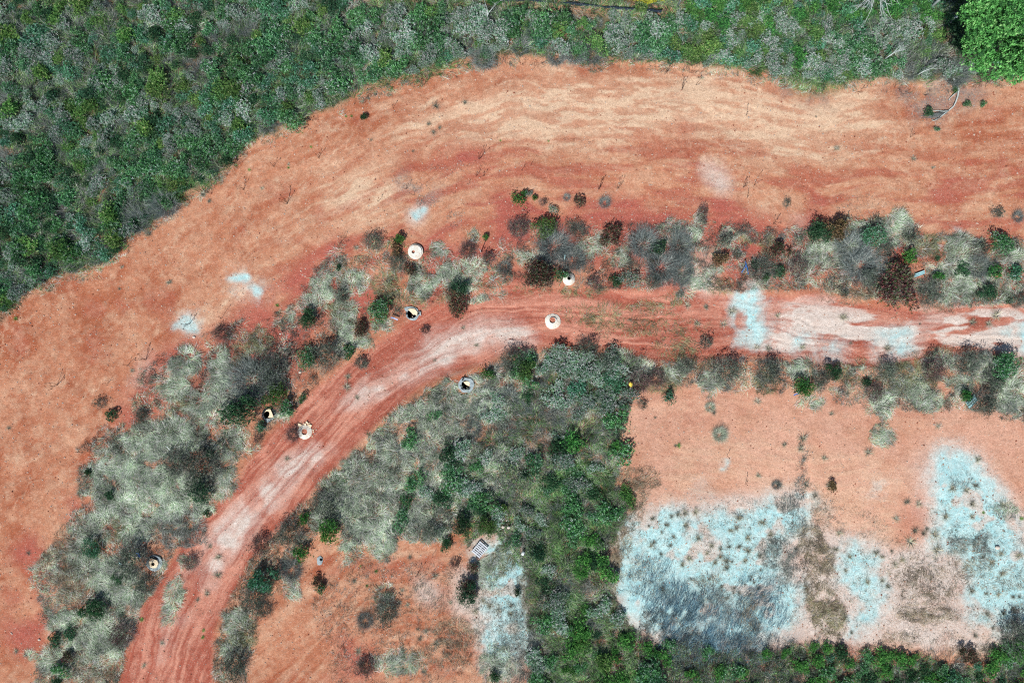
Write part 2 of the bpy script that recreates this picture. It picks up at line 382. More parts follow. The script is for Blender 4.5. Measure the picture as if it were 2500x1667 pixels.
c = mixc(nt, B0, c, trk)                                             # track
jag = math_n(nt, 'MULTIPLY', math_n(nt, 'SUBTRACT', n_f, .5), 1.3)
pal = ramp(nt, math_n(nt, 'ADD', B1, math_n(nt, 'MULTIPLY', jag, B1)), .05, .95)
c = mixc(nt, pal, c, mixc(nt, n_m, tuple(lin((222,198,184))), tuple(lin((232,228,222)))))
cy = ramp(nt, math_n(nt, 'ADD', A2, math_n(nt, 'MULTIPLY', jag, .45)), .02, .80)
c = mixc(nt, cy, c, mixc(nt, ramp(nt, n_m, .35, .65), tuple(lin((176,228,234))), tuple(lin((208,240,240)))))
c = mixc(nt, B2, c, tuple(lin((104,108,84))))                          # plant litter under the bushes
c = mixc(nt, math_n(nt, 'MULTIPLY', C1, ramp(nt, n_f, .3, .62)), c, tuple(lin((140,142,142))))   # grey litter
c = mixc(nt, math_n(nt, 'MULTIPLY', C2, ramp(nt, n_f, .2, .6)), c, tuple(lin((96,132,84))))
vo = N(nt, "ShaderNodeTexVoronoi"); vo.inputs["Scale"].default_value = 7; nt.links.new(geo, vo.inputs["Vector"])
peb = math_n(nt, 'LESS_THAN', vo.outputs["Distance"], .17)
c = mixc(nt, math_n(nt, 'MULTIPLY', peb, .55), c, tuple(lin((236,214,198))))
v2 = N(nt, "ShaderNodeTexVoronoi"); v2.inputs["Scale"].default_value = 11; nt.links.new(geo, v2.inputs["Vector"])
crumb = math_n(nt, 'LESS_THAN', v2.outputs["Distance"], .16)
c = mixc(nt, math_n(nt, 'MULTIPLY', crumb, .35), c, tuple(lin((150,84,66))))
n_h = noise_n(nt, 3.2, 6, .75, geo, .3)
c = mixc(nt, 1.0, c, mixc(nt, ramp(nt, n_h, .3, .7), (.80,.77,.75), (1.10,1.11,1.12)), 'MULTIPLY')
c = mixc(nt, 1.0, c, mixc(nt, ramp(nt, n_g, .34, .66), (.70,.67,.65), (1.22,1.22,1.22)), 'MULTIPLY')
c = mixc(nt, 1.0, c, (1.03, 1.03, 1.03), 'MULTIPLY')
nt.links.new(c, bs.inputs["Base Color"]); bs.inputs["Roughness"].default_value = .95; bs.inputs["Specular IOR Level"].default_value = .08
bp = N(nt, "ShaderNodeBump"); bp.inputs["Strength"].default_value = .7; bp.inputs["Distance"].default_value = .05
nt.links.new(math_n(nt, 'ADD', n_f, math_n(nt, 'MULTIPLY', n_g, .5)), bp.inputs["Height"]); nt.links.new(bp.outputs[0], bs.inputs["Normal"])

redness = sstep(.40, .62, blot*.5+streak*.5)
lower = sstep(1000, 1150, PY)*sstep(560, 700, PX)
a0 = np.clip(sstep(.45, .7, streak)*.6*(.25+m_cr)+sstep(.5, .68, streak2)*.75*(.3+m_cr)+m_cr*.32, 0, 1)*(1-m_dr*.85)
d0 = np.clip(sstep(.45, .7, 1-streak)*.6*(1-m_cr*.75)+sstep(.48, .7, blot)*.5*(1-m_cr), 0, 1)
lowband = sstep(3.0, 10.0, v)*sstep(18, 12, v)*sstep(500, 900, PX)
a1 = np.clip(sstep(.45, .66, 1-streak)*lowband*.55*(1-m_cr*.5)+sstep(.62, .8, blot)*.3*(1-m_cr)+m_dr*sstep(.22, .6, blot)*.9, 0, 1)
leftred = sstep(800, 100, PX)*sstep(700, 1300, PY); leftred = np.maximum(leftred, .6*sstep(900, 200, PX)); d0 = np.clip(d0+leftred*.65*sstep(.3, .6, blot), 0, 1)
a2 = np.clip(m_cy*1.0+(fbm(X/.8, Y/.8, 81, 4)-.5)*1.5*np.minimum(m_cy*3, 1)*(1.15-m_cy), 0, 1)*(1-sstep(.56, .7, fbm(X/1.5, Y/1.5, 85, 4))*.75)
b1 = np.clip(m_pa, 0, 1)*(.45+.8*fbm(X/1.3, Y/1.3, 82, 4))*np.where(m_tr > .4, np.clip((ruts-.2)*2.8, 0, 1.15)*(.35+.65*sstep(.3, .5, fbm(X/2.2, Y/2.2, 100, 3))), 1)
wash = m_tr*sstep(1780, 1860, PX)*np.exp(-((D+.3)/2.2)**2); b1 = np.clip(b1+wash*1.2*sstep(.43, .56, fbm(AL/3.0, D/.8, 99, 4)), 0, 1.1)
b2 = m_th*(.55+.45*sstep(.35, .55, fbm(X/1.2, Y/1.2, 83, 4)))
edge_ = sstep(2.0, 3.0, np.abs(D))*(AL < 42)
lines = fbm(dd_/.16, AL/14, 73, 3, .6)
c0 = np.clip(-.45*edge_*sstep(.35, .6, fbm(X, Y, 74, 3))+sstep(.52, .64, lines)*.35+sstep(.38, .64, ruts)*.75+(fbm(X/.6, Y/.6, 86, 3)-.5)*.6, 0, 1)
c1 = np.clip(m_gl*.9, 0, 1)*sstep(.3, .6, fbm(X/.8, Y/.8, 84, 3))
rg = 1-np.abs(2*fbm(X/3.0+(fbm(X, Y, 93, 3)-.5)*1.0, v/1.5+(fbm(X, Y, 94, 3)-.5)*1.2, 95, 3, .45)-1)
rill = sstep(.93, .985, rg)*sstep(.42, .58, fbm(X/4, Y/4, 96, 3))*(1-m_th)*(1-m_tr)*(1-m_dr)
clod = sstep(.52, .66, fbm(X/.55, Y/.55, 97, 4))*(1-m_th)*(1-m_tr)
a0 = np.clip(a0+rill*.32+clod*.16, 0, 1)
m_clear = mask([T(9,(-460,-400),(200,-420),(2700,-420),(2700,500),(1500,620),(900,560),(300,430),(-60,380),(-300,300))], 14, 1.2)
vst = sstep(.5, .72, fbm((PX+(fbm(X/3, Y/3, 191, 2)-.5)*20)/9, PY/260, 192, 3))*np.exp(-((PX-2085)/60)**2)*sstep(1180, 1000, PY)*sstep(880, 930, PY)
dit = np.exp(-((PX-1965-(fbm(Y/2, Y*0, 193, 2)-.5)*14)/9)**2)*sstep(1090, 1110, PY)*sstep(1330, 1290, PY)
HT -= dit*.16; HT -= m_clear*vst*.03
d0 = np.clip(d0+dit*.8, 0, 1)
d1 = np.clip(m_clear*(.25+1.2*fbm(X/1.5, Y/1.5, 98, 4))+vst*.3, 0, 1); a1 = a1*(1-m_clear*.6); a0 = a0*(1-m_clear*.6)
# bare earth strip beyond the thicket along the fence
strip = ((PX > 850) & (PX < 1750)) * np.exp(-((PY-(-6+np.clip(PX-1000, 0, 900)*.055))/22.0)**2)
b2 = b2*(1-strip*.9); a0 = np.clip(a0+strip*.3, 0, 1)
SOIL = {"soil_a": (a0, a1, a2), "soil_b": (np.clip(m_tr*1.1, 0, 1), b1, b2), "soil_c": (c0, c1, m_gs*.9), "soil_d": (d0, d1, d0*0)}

HOLES = []                                  # (x, y, radius) openings of the deep shafts
def build_ground():
    idx = np.arange(NX*NY).reshape(NX, NY)
    F = np.stack([idx[:-1, :-1], idx[1:, :-1], idx[1:, 1:], idx[:-1, 1:]], -1).reshape(-1, 4)
    V = np.stack([X, Y, HT], -1).reshape(-1, 3)
    cen = V[F[:, 0], :2]+step/2; keep = np.ones(len(F), bool)
    for hx, hy, hr in HOLES: keep &= (cen[:, 0]-hx)**2+(cen[:, 1]-hy)**2 > hr*hr
    me = mk_mesh("ground", V, F[keep], gm, None, True)
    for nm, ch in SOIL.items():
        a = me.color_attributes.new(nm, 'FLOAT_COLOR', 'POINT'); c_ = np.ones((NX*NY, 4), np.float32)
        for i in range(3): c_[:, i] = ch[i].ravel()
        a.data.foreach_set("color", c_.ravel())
    tag(link(me, "ground"), kind='structure')

# ------------------------------------------------------------------ plant meshes
GAIN = 2.35
def jitter_cols(cols, w, n, r, dv=.18):
    cs = np.array([lin(c_) for c_ in cols])*GAIN; w = np.array(w, float); w /= w.sum()
    out = cs[r.choice(len(cs), n, p=w)]; return np.minimum(out*(1+(r.random((n, 1))-.5)*2*dv), .62)
def leaves(P, Nrm, L, Wd, col):
    """a kite shaped leaf at each point, lying along Nrm (with a random roll)"""
    n = len(P); r = rng
    d = Nrm/np.linalg.norm(Nrm, axis=1, keepdims=True)
    q = r.normal(size=(n, 3)); s_ = np.cross(d, q); s_ /= np.linalg.norm(s_, axis=1, keepdims=True)+1e-9
    L = L*(.7+.6*r.random((n, 1))); Wd = Wd*(.7+.6*r.random((n, 1)))
    u = np.cross(s_, d)
    V = np.stack([P, P+d*L*.5+s_*Wd*.5+u*L*.06, P+d*L-u*L*.12, P+d*L*.5-s_*Wd*.5+u*L*.06], 1).reshape(-1, 3)
    F = np.arange(n*4).reshape(n, 4); return V, F, np.repeat(col, 4, 0)
def leafy(cols, w, lobes=14, clus=360, per=6, L=.15, Wd=.045, flat=.62, seed=0):
    r = np.random.default_rng(seed); Vs = []
    th = r.random(lobes)*2*PI; rad = np.sqrt(r.random(lobes))*.78
    cen = np.c_[np.cos(th)*rad, np.sin(th)*rad, .30+r.random(lobes)*.35*(1-rad*.7)]; cen[0] = (0, 0, .5)
    lr = (.20+.22*r.random(lobes))*(.8 if lobes > 20 else 1); rad_k = 1+.22*np.sin(2*th+r.random()*6)+.12*np.sin(5*th); cen[:, :2] *= rad_k[:, None]; pick = r.choice(lobes, clus, p=lr**2/np.sum(lr**2))
    nrm = r.normal(size=(clus, 3)); nrm[:, 2] = np.abs(nrm[:, 2])*.9+.05; nrm /= np.linalg.norm(nrm, axis=1, keepdims=True)
    P = cen[pick]+nrm*lr[pick][:, None]*(.75+.35*r.random((clus, 1)))*np.array([1, 1, .8])
    out_ = r.random(clus) < .14; P[out_, :2] *= 1+.45*r.random((out_.sum(), 1))
    P[:, 2] = np.maximum(P[:, 2]*flat/.62, .04)
    Pn = np.repeat(P, per, 0); Nn = np.repeat(nrm, per, 0)*.8+r.normal(size=(clus*per, 3))*.6+np.array([0, 0, .2])
    cc = np.repeat(jitter_cols(cols, w, clus, r, .38), per, 0)*(1+(r.random((clus*per, 1))-.5)*.3)
    return leaves(Pn, Nn, L, Wd, cc)
def strands(n, L, wd, r, cols, w, spread=1.0, up=.6, root=.12, seg=3, droop=.5, kink=.12):
    th = r.random(n)*2*PI; ra = np.sqrt(r.random(n))*root
    P = np.c_[np.cos(th)*ra, np.sin(th)*ra, np.zeros(n)]
    th2 = th+r.normal(size=n)*.6; o = spread*np.sqrt(r.random(n))
    d = np.c_[np.cos(th2)*o, np.sin(th2)*o, up*(.6+.6*r.random(n))]; d /= np.linalg.norm(d, axis=1, keepdims=True)
    Ls = L*(.55+.6*r.random(n))/seg; col = jitter_cols(cols, w, n, r, .25)
    return ribbon(P, d, Ls, wd*(.7+.6*r.random(n)), seg, droop, kink, col, r)
def ribbon(P, d, Ls, wd, seg, droop, kink, col, r, taper=True):
    n = len(P); side = np.cross(d, np.array([0, 0, 1.0])+r.normal(size=(n, 3))*.5); side /= np.linalg.norm(side, axis=1, keepdims=True)+1e-9
    pts = [P]; 
    for s_ in range(seg):
        P = P+d*Ls[:, None]; pts.append(P)
        d = d+np.array([0, 0, -1.0])*droop/seg+r.normal(size=(n, 3))*kink; d /= np.linalg.norm(d, axis=1, keepdims=True)
    V = np.zeros((n, seg+1, 2, 3))
    for s_, p in enumerate(pts):
        ww = (wd*(1-(s_/(seg+.25))*.85 if taper else 1))[:, None]*.5
        V[:, s_, 0] = p-side*ww; V[:, s_, 1] = p+side*ww
    b = (np.arange(n)*(seg+1)*2)[:, None]; F = []
    for s_ in range(seg):
        F.append(np.concatenate([b+2*s_, b+2*s_+1, b+2*s_+3, b+2*s_+2], 1))
    return V.reshape(-1, 3), np.stack(F, 1).reshape(-1, 4), np.repeat(col, (seg+1)*2, 0)
def join(parts):
    V = []; F = []; Cc = []; b = 0
    for v_, f_, c_ in parts: V.append(v_); F.append(f_+b); Cc.append(c_); b += len(v_)
    return np.concatenate(V), np.concatenate(F), np.concatenate(Cc)

TW = [(92,80,76), (60,54,54), (120,112,108)]
KINDS = {
 'green':  dict(fol=('leafy', [(62,108,68),(90,136,92),(42,80,56),(124,160,130),(146,170,160)], [4,3,3,1.2,.8]), tw=TW, n=40),
 'bright': dict(fol=('leafy', [(60,112,56),(90,138,76),(42,82,48)], [4,2.5,2.5]), tw=TW, n=40),
 'dgreen': dict(fol=('leafy', [(46,82,58),(62,102,70),(36,62,48),(92,114,90)], [4,3,3,1.5]), tw=TW, n=90),
 'ygreen': dict(fol=('leafy', [(98,132,72),(82,118,66),(62,96,56),(138,160,108)], [4,3,3,1]), tw=TW, n=60),
 'yellow': dict(fol=('leafy', [(226,196,60),(200,160,60),(140,130,60)], [5,2,1]), tw=TW, n=60),
 'teal':   dict(fol=('leafy', [(84,134,106),(62,108,82),(136,180,154),(54,88,64)], [4,4,1.5,3]), tw=TW, n=40),
 'silver': dict(fol=('leafy', [(140,162,148),(104,132,116),(186,204,194),(66,98,78),(88,124,86)], [4,3,2.6,2,1.6]), tw=TW, n=60),
 'maroon': dict(fol=('leafy', [(96,58,58),(70,54,54),(66,84,56),(118,96,86),(106,114,96)], [4,3,4,1.5,2.5]), tw=[(80,56,56),(58,44,46)], n=120),
 'brown':  dict(fol=('leafy', [(120,104,76),(86,74,60),(150,128,96),(70,84,50)], [3,3,2,1]), tw=TW, n=120),
 'dark':   dict(fol=('few', [(84,98,84),(64,74,68),(112,122,110)], [3,3,1.5]), tw=[(80,88,84),(58,64,62),(120,126,120),(92,86,84)], n=330),
 'purple': dict(fol=('few', [(104,74,74),(76,66,66),(88,98,78)], [3,3,2]), tw=[(92,76,78),(62,54,58),(122,110,108)], n=330),
 'pale':   dict(fol=None, tw=[(150,162,140),(128,142,124),(176,184,164),(96,110,92)], n=900),
 'smoky':  dict(fol=None, tw=[(96,104,104),(68,78,80),(130,136,132),(80,92,90)], n=640),
}
MAX_V = 5; TEMPL = {}
def templates(kind, big=False):
    if (kind, big) in TEMPL: return TEMPL[(kind, big)]
    out = []; kd = KINDS[kind]; sd = sum(map(ord, kind))
    for i in range(MAX_V):
        r = np.random.default_rng(sd*10+i); parts = {}
        if kd['fol']:
            typ, cols, w = kd['fol']
            if typ == 'leafy': v_, f_, c_ = leafy(cols, w, seed=sd+i*7+big*91, lobes=30 if big else 14, clus=950 if big else 300, L=(.16 if kind != 'silver' else .12)*(.55 if big else 1), Wd=.055*(.55 if big else 1))
            else: v_, f_, c_ = leafy(cols, w, seed=sd+i*7+big*91, lobes=26 if big else 14, clus=520 if big else 170, per=5, L=.12*(.55 if big else 1), Wd=.042*(.55 if big else 1))
            parts['foliage'] = mk_mesh('foliage', v_, f_, M_leaf, c_)
        nst = kd['n']*(2 if big else 1)
        v_, f_, c_ = strands(nst, .8 if nst > 100 else .6, .016*(.6 if big else 1), r, kd['tw'], [1]*len(kd['tw']), spread=1.35, up=.75, root=.6, seg=4, droop=.35, kink=.30)
        parts['branches'] = mk_mesh('branches', v_, f_, M_twig, c_)
        j = [leafy(cols, w, seed=sd+i*7)] if kd['fol'] and kd['fol'][0] == 'leafy' else ([leafy(kd['fol'][1], kd['fol'][2], seed=sd+i, clus=60, per=5, L=.13, Wd=.05)] if kd['fol'] else [])
        j.append(strands(max(40, nst//2), .75, .02, r, kd['tw'], [1]*len(kd['tw']), spread=1.1, up=.75, root=.5, seg=3, droop=.3, kink=.26))
        v_, f_, c_ = join(j); parts['whole'] = mk_mesh('shrub', v_, f_, M_leaf, c_)
        out.append(parts)
    TEMPL[(kind, big)] = out; return out

CATN = {'smoky': 'dead bush', 'dark': 'bush', 'purple': 'bush'}
def bush(px, py, r, kind, label, ry=None, hgt=None, group=None, name=None):
    rm = r*S*1.12; rym = (ry or r)*S*1.12; h = hgt or min(rm, rym)*1.3+.15
    x, y, z = at(px, py, h*.45)
    t = bpy.data.objects.new(name or ('dead_bush' if kind == 'smoky' else 'bush'), None); C.objects.link(t)
    t.location = (x, y, z-.03); t.rotation_euler = (0, 0, 0)
    t.scale = (rm, rym, h)
    tp = random.choice(templates(kind, max(r, ry or r) > 19)); rz = random.random()*2*PI if abs(rm-rym) < .15*rm else random.choice((0, PI))
    for nm in ('foliage', 'branches'):
        if nm in tp:
            o = bpy.data.objects.new(nm, tp[nm]); C.objects.link(o); o.parent = t; o.rotation_euler = (0, 0, rz)
    tag(t, label, CATN.get(kind, 'bush'), group); return t
def shrub(px, py, r, kind, label, group, name='shrub', cat='shrub', h=None):
    rm = r*S; h = h or rm*(.8+.4*random.random())
    x, y, z = at(px, py, h*.45)
    o = bpy.data.objects.new(name, random.choice(templates(kind))['whole']); C.objects.link(o)
    o.location = (x, y, z-.02); o.rotation_euler = ((random.random()-.5)*.3, (random.random()-.5)*.3, random.random()*2*PI)
    o.scale = (rm*(.85+.3*random.random()), rm*(.85+.3*random.random()), h)
    tag(o, label, cat, group); return o

# ------------------------------------------------------------------ single bushes (pixel x, pixel y, radius, kind, label[, radius y])
BUSHES = [
 (889,286,10,'dgreen',"small dark green bush alone on the pale upper slope"),
 (1263,490,15,'bright',"bright green leafy bush on red earth above the small manholes, largest of its cluster"),
 (1277,474,8,'bright',"little green bush just up-right of the bright green one"),
 (1306,486,7,'bright',"tiny green bush between the bright bush and the dark twiggy one"),
 (1290,473,9,'silver',"small grey-green bush at the top of the green cluster"),
 (1349,513,11,'silver',"small silvery bush casting a dark shadow above the olive rounded bush"),
 (1324,493,10,'purple',"small dark twiggy bush left of the silvery one"),
 (1413,495,13,'maroon',"small red-brown bush on bare earth right of the silvery bush"),
 (1478,492,16,'smoky',"grey leafless bush on the purple-red patch"),
 (1384,481,10,'smoky',"small grey twiggy bush above the red-brown bush"),
 (910,588,24,'dark',"dark green twiggy bush left of the flat white manhole"),
 (972,582,13,'bright',"bright green bush just left of the flat white manhole"),
 (966,610,15,'brown',"brown-leaved bush below the bright green bush by the manhole"),
 (968,640,20,'dark',"dark bush down-left of the flat white manhole",26),
 (1003,660,15,'maroon',"reddish black bush below the flat white manhole"),
 (1142,610,24,'purple',"dark purple bush left of the thin white post"),
 (1183,581,8,'bright',"small round green bush with a tall black shadow above the white post"),
 (1268,557,26,'purple',"dark purple bush with green top left of the olive rounded bush"),
 (1331,553,25,'ygreen',"olive green rounded bush at the upper edge of the dark thicket"),
 (1355,598,44,'smoky',"wide grey leafless bush around the aqua pipe stub"),
 (1400,630,34,'smoky',"grey leafless bush right of the aqua pipe stub"),
 (1413,562,22,'dark',"grey-green bush up-right of the olive rounded bush"),
 (1492,574,24,'maroon',"dark red bush alone on bare earth left of the grey twiggy mass"),
 (1575,592,36,'smoky',"large grey leafless bush in the middle of the upper band",42),
 (1608,606,18,'dgreen',"green bush inside the grey twiggy mass"),
 (1620,650,40,'smoky',"grey leafless bush below the green one of the twiggy mass"),
 (1192,630,18,'purple',"dark purple bush below the thin white post"),
 (1232,650,17,'smoky',"blue-grey bundle of dry stalks right of the purple bush"),
 (1310,668,40,'maroon',"wide black and maroon bush left of the small conical manhole",32),
 (1365,672,16,'green',"green bush touching the small conical manhole"),
 (1450,690,18,'purple',"low purple twiggy bush right of the small conical manhole"),
 (1537,684,21,'silver',"round silver bush with a dark shadow above the track"),
 (1597,684,21,'dark',"dark grey round bush right of the round silver bush"),
 (1597,640,15,'purple',"dark purple bush above the dark grey round one"),
 (1121,700,22,'dgreen',"dark green top bush of the tall red-leaved clump beside the track",22),
 (1113,738,27,'maroon',"large red-leaved bush at the upper edge of the track",30),
 (928,756,32,'green',"green leafy bush up-left of the broken manhole",28),
 (878,801,17,'maroon',"red-brown bush with a white gravel spot beside it",20),
 (852,856,16,'green',"green bush at the track edge left of the pale gravel"),
 (1037,805,12,'purple',"small dark twig bush below the broken manhole on the track"),
 (878,886,17,'dark',"grey-green tuft bush growing on the upper wheel track"),
 (1662,718,9,'dark',"tiny dark bush at the upper edge of the track",None),
 (1254,884,34,'dark',"dark bush at the lower edge of the track, left end of the central thicket"),
 (1286,905,24,'ygreen',"yellow-green bush in the upper part of the central thicket"),
 (1192,911,14,'bright',"small round green bush right of the grey octagonal manhole"),
 (1434,852,28,'dark',"black-topped bush at the upper edge of the central thicket"),
 (1485,888,26,'dark',"dark bush added as the shadow right of the silver shrubs"),  # added bush, stands in for the shadow beside the silver shrubs
 (1564,933,30,'purple',"dark purple bush beside the yellow bag"),
 (1605,925,26,'purple',"dark grey-purple bush right of the yellow bag's bush"),
 (1633,971,15,'teal',"small dark teal bush on red earth below the yellow bag"),
 (1568,988,12,'dark',"small dark bush at the right edge of the central thicket"),
 (1717,519,14,'purple',"tall narrow maroon bush on bare earth in the middle right",20),
 (1920,496,8,'dark',"small dark oval bush alone on the red slope",13),
 (2225,574,19,'dark',"dark rounded bush above the yellowish dry grass"),
 (2438,519,17,'dark',"dark bush near the right edge on the red slope",13),
 (2492,527,16,'smoky',"grey twiggy bush cut by the right edge of the photo"),
 (1997,566,28,'dgreen',"dark bush with green tips, left of a pair"),
 (2044,564,30,'brown',"dark brown-tipped bush, right of a pair"),
 (1769,585,19,'dark',"dark grey bush on bare earth above the dark dome bush"),
 (1802,619,13,'dark',"small dark dome-shaped bush above the blue strips"),
 (1755,632,18,'brown',"brown and green bush left of the blue strips"),
 (1867,655,34,'dark',"tangled twiggy bush right of the blue strips"),
 (1870,676,9,'bright',"tiny bright green bush at the foot of the tangled bush"),
 (1903,610,18,'maroon',"red-leaved bush on a red patch of earth"),
 (1950,650,24,'purple',"red-brown twiggy bush above the track"),
 (2090,600,46,'smoky',"large blue-grey leafless bush, upper part of the smoky mass",36),
 (2112,645,50,'smoky',"large blue-grey leafless bush in the centre of the smoky mass",40),
 (2123,676,26,'dark',"dark bush at the bottom of the smoky mass"),
 (2163,613,22,'dark',"dark green-grey bush right of the smoky mass"),
 (2130,578,26,'teal',"grey-teal bush above the smoky mass"),
 (2219,626,17,'bright',"bright green rounded clump above the big dark bush"),
 (2290,671,12,'bright',"small bright green bush right of the aqua channel pieces"),
 (2196,704,48,'maroon',"largest dark maroon bush above the right part of the track",46),
 (2272,718,26,'dark',"dark green-black bush at the lower right of the largest maroon bush",34),
 (2445,595,26,'green',"dark green leafy bush near the right edge with a pale stick"),
 (2394,606,18,'dark',"dark bush left of the leafy one near the right edge"),
 (2402,650,32,'smoky',"smoky dark bush in the right part of the upper band"),
 (2434,664,18,'bright',"green bush beside the pale teal clump at the right"),
 (2481,668,19,'teal',"pale teal bush close to the right edge"),
 (2412,712,21,'dgreen',"round dark green bush above the right end of the track"),
 (2492,735,20,'dark',"dark bush at the right edge just above the track"),
 (1665,600,30,'smoky',"tall grey leafless bush, upper part",44),
 (1668,660,28,'smoky',"tall grey leafless bush, lower part by the pale gravel",44),
 (1726,838,18,'dark',"dark grey tuft bush standing inside the track"),
 (1675,895,22,'dark',"dark bush below the track with sage grass on its left"),
 (1780,906,42,'dark',"wide dark bush right below the track",34),
 (1882,908,34,'dark',"dark grey-green bush below the wide gravel patches of the track"),
 (1961,942,25,'bright',"bright green leafy bush with a white pipe and a blue strip"),
 (2008,924,23,'dark',"dark grey bush right of the leafy bush with the pipe"),
 (2035,905,20,'dgreen',"green-grey bush under the track edge right of the pipe bush"),
 (2138,957,24,'purple',"dark purple-grey bush on the lower right clearing edge"),
 (2170,905,26,'dark',"dark bush at the left end of the yellowish grass"),
 (2286,903,30,'purple',"dark purple-grey bush in the yellowish grass"),
 (2373,885,36,'dark',"dark bush below the track near the right side",32),
 (2412,870,16,'smoky',"small grey leafless bush standing on the lower track edge"),
 (2460,890,34,'green',"green bush below the track at the right side"),
 (2358,971,15,'bright',"small bright green bush left of the aqua pipe bundle"),
 (2412,985,34,'dark',"dark bush right of the aqua pipe bundle"),
 (2430,930,30,'dark',"dark bush above the one beside the pipe bundle"),
 (744,874,24,'green',"rounded green bush left of the big black bush by the track"),
 (790,868,42,'dark',"big black bush beside the upper edge of the track",36),
 (538,815,24,'purple',"brown leafless bush on red earth at the bend of the slope",20),
 (605,930,60,'smoky',"large blue-grey leafless bush above the left manholes",52),
 (655,905,45,'dark',"dark blue-grey bush up-right of the large leafless one"),
 (668,961,28,'ygreen',"yellow-green bush above the cream slab manhole"),
 (590,1006,48,'dgreen',"big dark green bush left of the cream slab manhole",36),
 (636,1040,12,'teal',"small teal plant below the cream slab manhole"),
 (701,1000,18,'green',"green bush right of the cream slab manhole"),
 (739,973,10,'green',"little green bush on red earth beside the left track edge"),
 (242,985,14,'dark',"small dark tufted bush on the left slope, upper of three"),
 (269,1016,16,'dgreen',"small dark tufted bush on the left slope, middle of three",12),
 (343,1012,20,'dark',"small dark bush on the left slope, right of three",18),
 (752,778,22,'dgreen',"dark green bush left of the tall sage grass"),
 (832,720,18,'dark',"dark bush in the tall sage grass"),
 (712,1062,20,'purple',"dark twiggy bush on the track beside the rubble manhole"),
 (629,1073,12,'purple',"small twiggy bush at the left track edge"),
 (488,1145,46,'dark',"big black bush amid pale grass left of the track",52),
 (426,1132,34,'dark',"round dark grey bush left of the big black one"),
 (490,1200,26,'dgreen',"dark green bush under the big black one"),
 (224,1338,20,'teal',"round dark teal bush in the lower left grass",24),
 (312,1375,46,'dark',"dark bush spreading left of the blue-lined manhole",46),
 (350,1432,26,'dark',"dark bush just below the blue-lined manhole"),
 (224,1485,28,'dgreen',"dark green bush low in the left grass"),
 (295,1552,30,'purple',"dark purple bush beside the small dark pit at the track edge"),
 (145,1638,18,'green',"green bush near the bottom left corner"),
 (165,1605,14,'maroon',"reddish twiggy bush near the bottom left corner"),
 (506,1255,10,'dgreen',"dark green bush at the left track edge, mid way"),
 (806,1293,30,'bright',"bright green rounded bush right of the lower track"),
 (737,1346,19,'bright',"green bush below the bright rounded one"),
 (741,1264,13,'bright',"small green bush above the bright rounded one"),
 (643,1414,33,'teal',"teal green bush beside the lower track"),
 (705,1306,36,'dark',"dark bush between the lower track and the green rounded one"),
 (790,1235,34,'dark',"dark bush at the upper left end of the central thicket",30),
 (632,1333,26,'purple',"brown-grey bush at the right edge of the lower track"),
 (705,1398,30,'smoky',"blue-grey leafless bush right of the teal one"),
 (614,1463,32,'dark',"dark bush right of the lower track, upper of the column",36),
 (568,1624,36,'dark',"black bush at the bottom of the column by the lower track",42),
 (640,1490,22,'dark',"dark bush in the column beside the lower track"),
 (782,1438,13,'green',"green bush on the red clearing right of the lower track"),
 (775,1420,12,'maroon',"dark reddish bush touching the green one on the red clearing"),
 (459,1378,20,'purple',"dark twiggy bush inside the lower track"),
 (1189,1288,22,'ygreen',"yellow-green bush above the wooden pallet"),
 (1228,1241,13,'ygreen',"little yellow bush in the centre of the central thicket"),
 (1127,1281,24,'dgreen',"dark green bush up-left of the wooden pallet"),
 (1152,1386,14,'maroon',"dark red grass-like bush at the lower corner of the pallet"),
 (1140,1432,19,'maroon',"maroon bush below the pallet, red upper part"),
 (1146,1450,26,'dgreen',"dark green bush at the foot of the maroon one"),
 (1109,1373,13,'purple',"small dark bush left of the maroon one on bare earth"),
 (1051,1295,22,'dark',"round dark bush on the clearing edge left of the pallet"),
 (940,1495,32,'dark',"dark twiggy cluster on the lower clearing",36),
 (889,1519,22,'smoky',"leafless dark bush left of the twiggy cluster"),
 (892,1630,26,'purple',"dark reddish bush near the bottom edge"),
 (1210,1653,14,'green',"green bush at the bottom edge, lower centre"),
 (1261,1446,10,'dgreen',"small round dark bush on the white gravel below the pallet"),
 (1762,1063,20,'pale',"round pale tuft bush alone on the red clearing"),
 (1736,995,13,'pale',"smaller round tuft above the pale one on the red clearing"),
 (2030,1188,12,'brown',"small dark grey tuft bush beside the shallow ditch"),
 (1897,1186,12,'smoky',"grey leafless tuft at the corner of the blue gravel"),
 (2367,1600,20,'maroon',"red-brown leafless bush at the bottom right above the green strip"),
 (2490,1560,40,'dark',"dark bush in the lower right corner",50),
 (1205,7,22,'bright',"vivid green bush against the black fence",12),
 (1585,0,34,'yellow',"yellow flowering bush behind the black fence",16),
 (1535,4,16,'brown',"orange-brown bush left of the yellow one",10),
 (1565,28,14,'ygreen',"green bush in front of the black fence"),
 (2408,178,26,'purple',"dark purple bush under the big green tree"),
 (2340,180,34,'smoky',"grey leafless bush at the thicket edge left of the tree"),
 (2480,165,26,'dark',"dark bush right of the big tree's foot"),
 (1330,1180,1,'dark',None),
]
for b in BUSHES:
    if b[4] is None: continue
    bush(b[0], b[1], b[2], b[3], b[4], b[5] if len(b) > 5 else None)

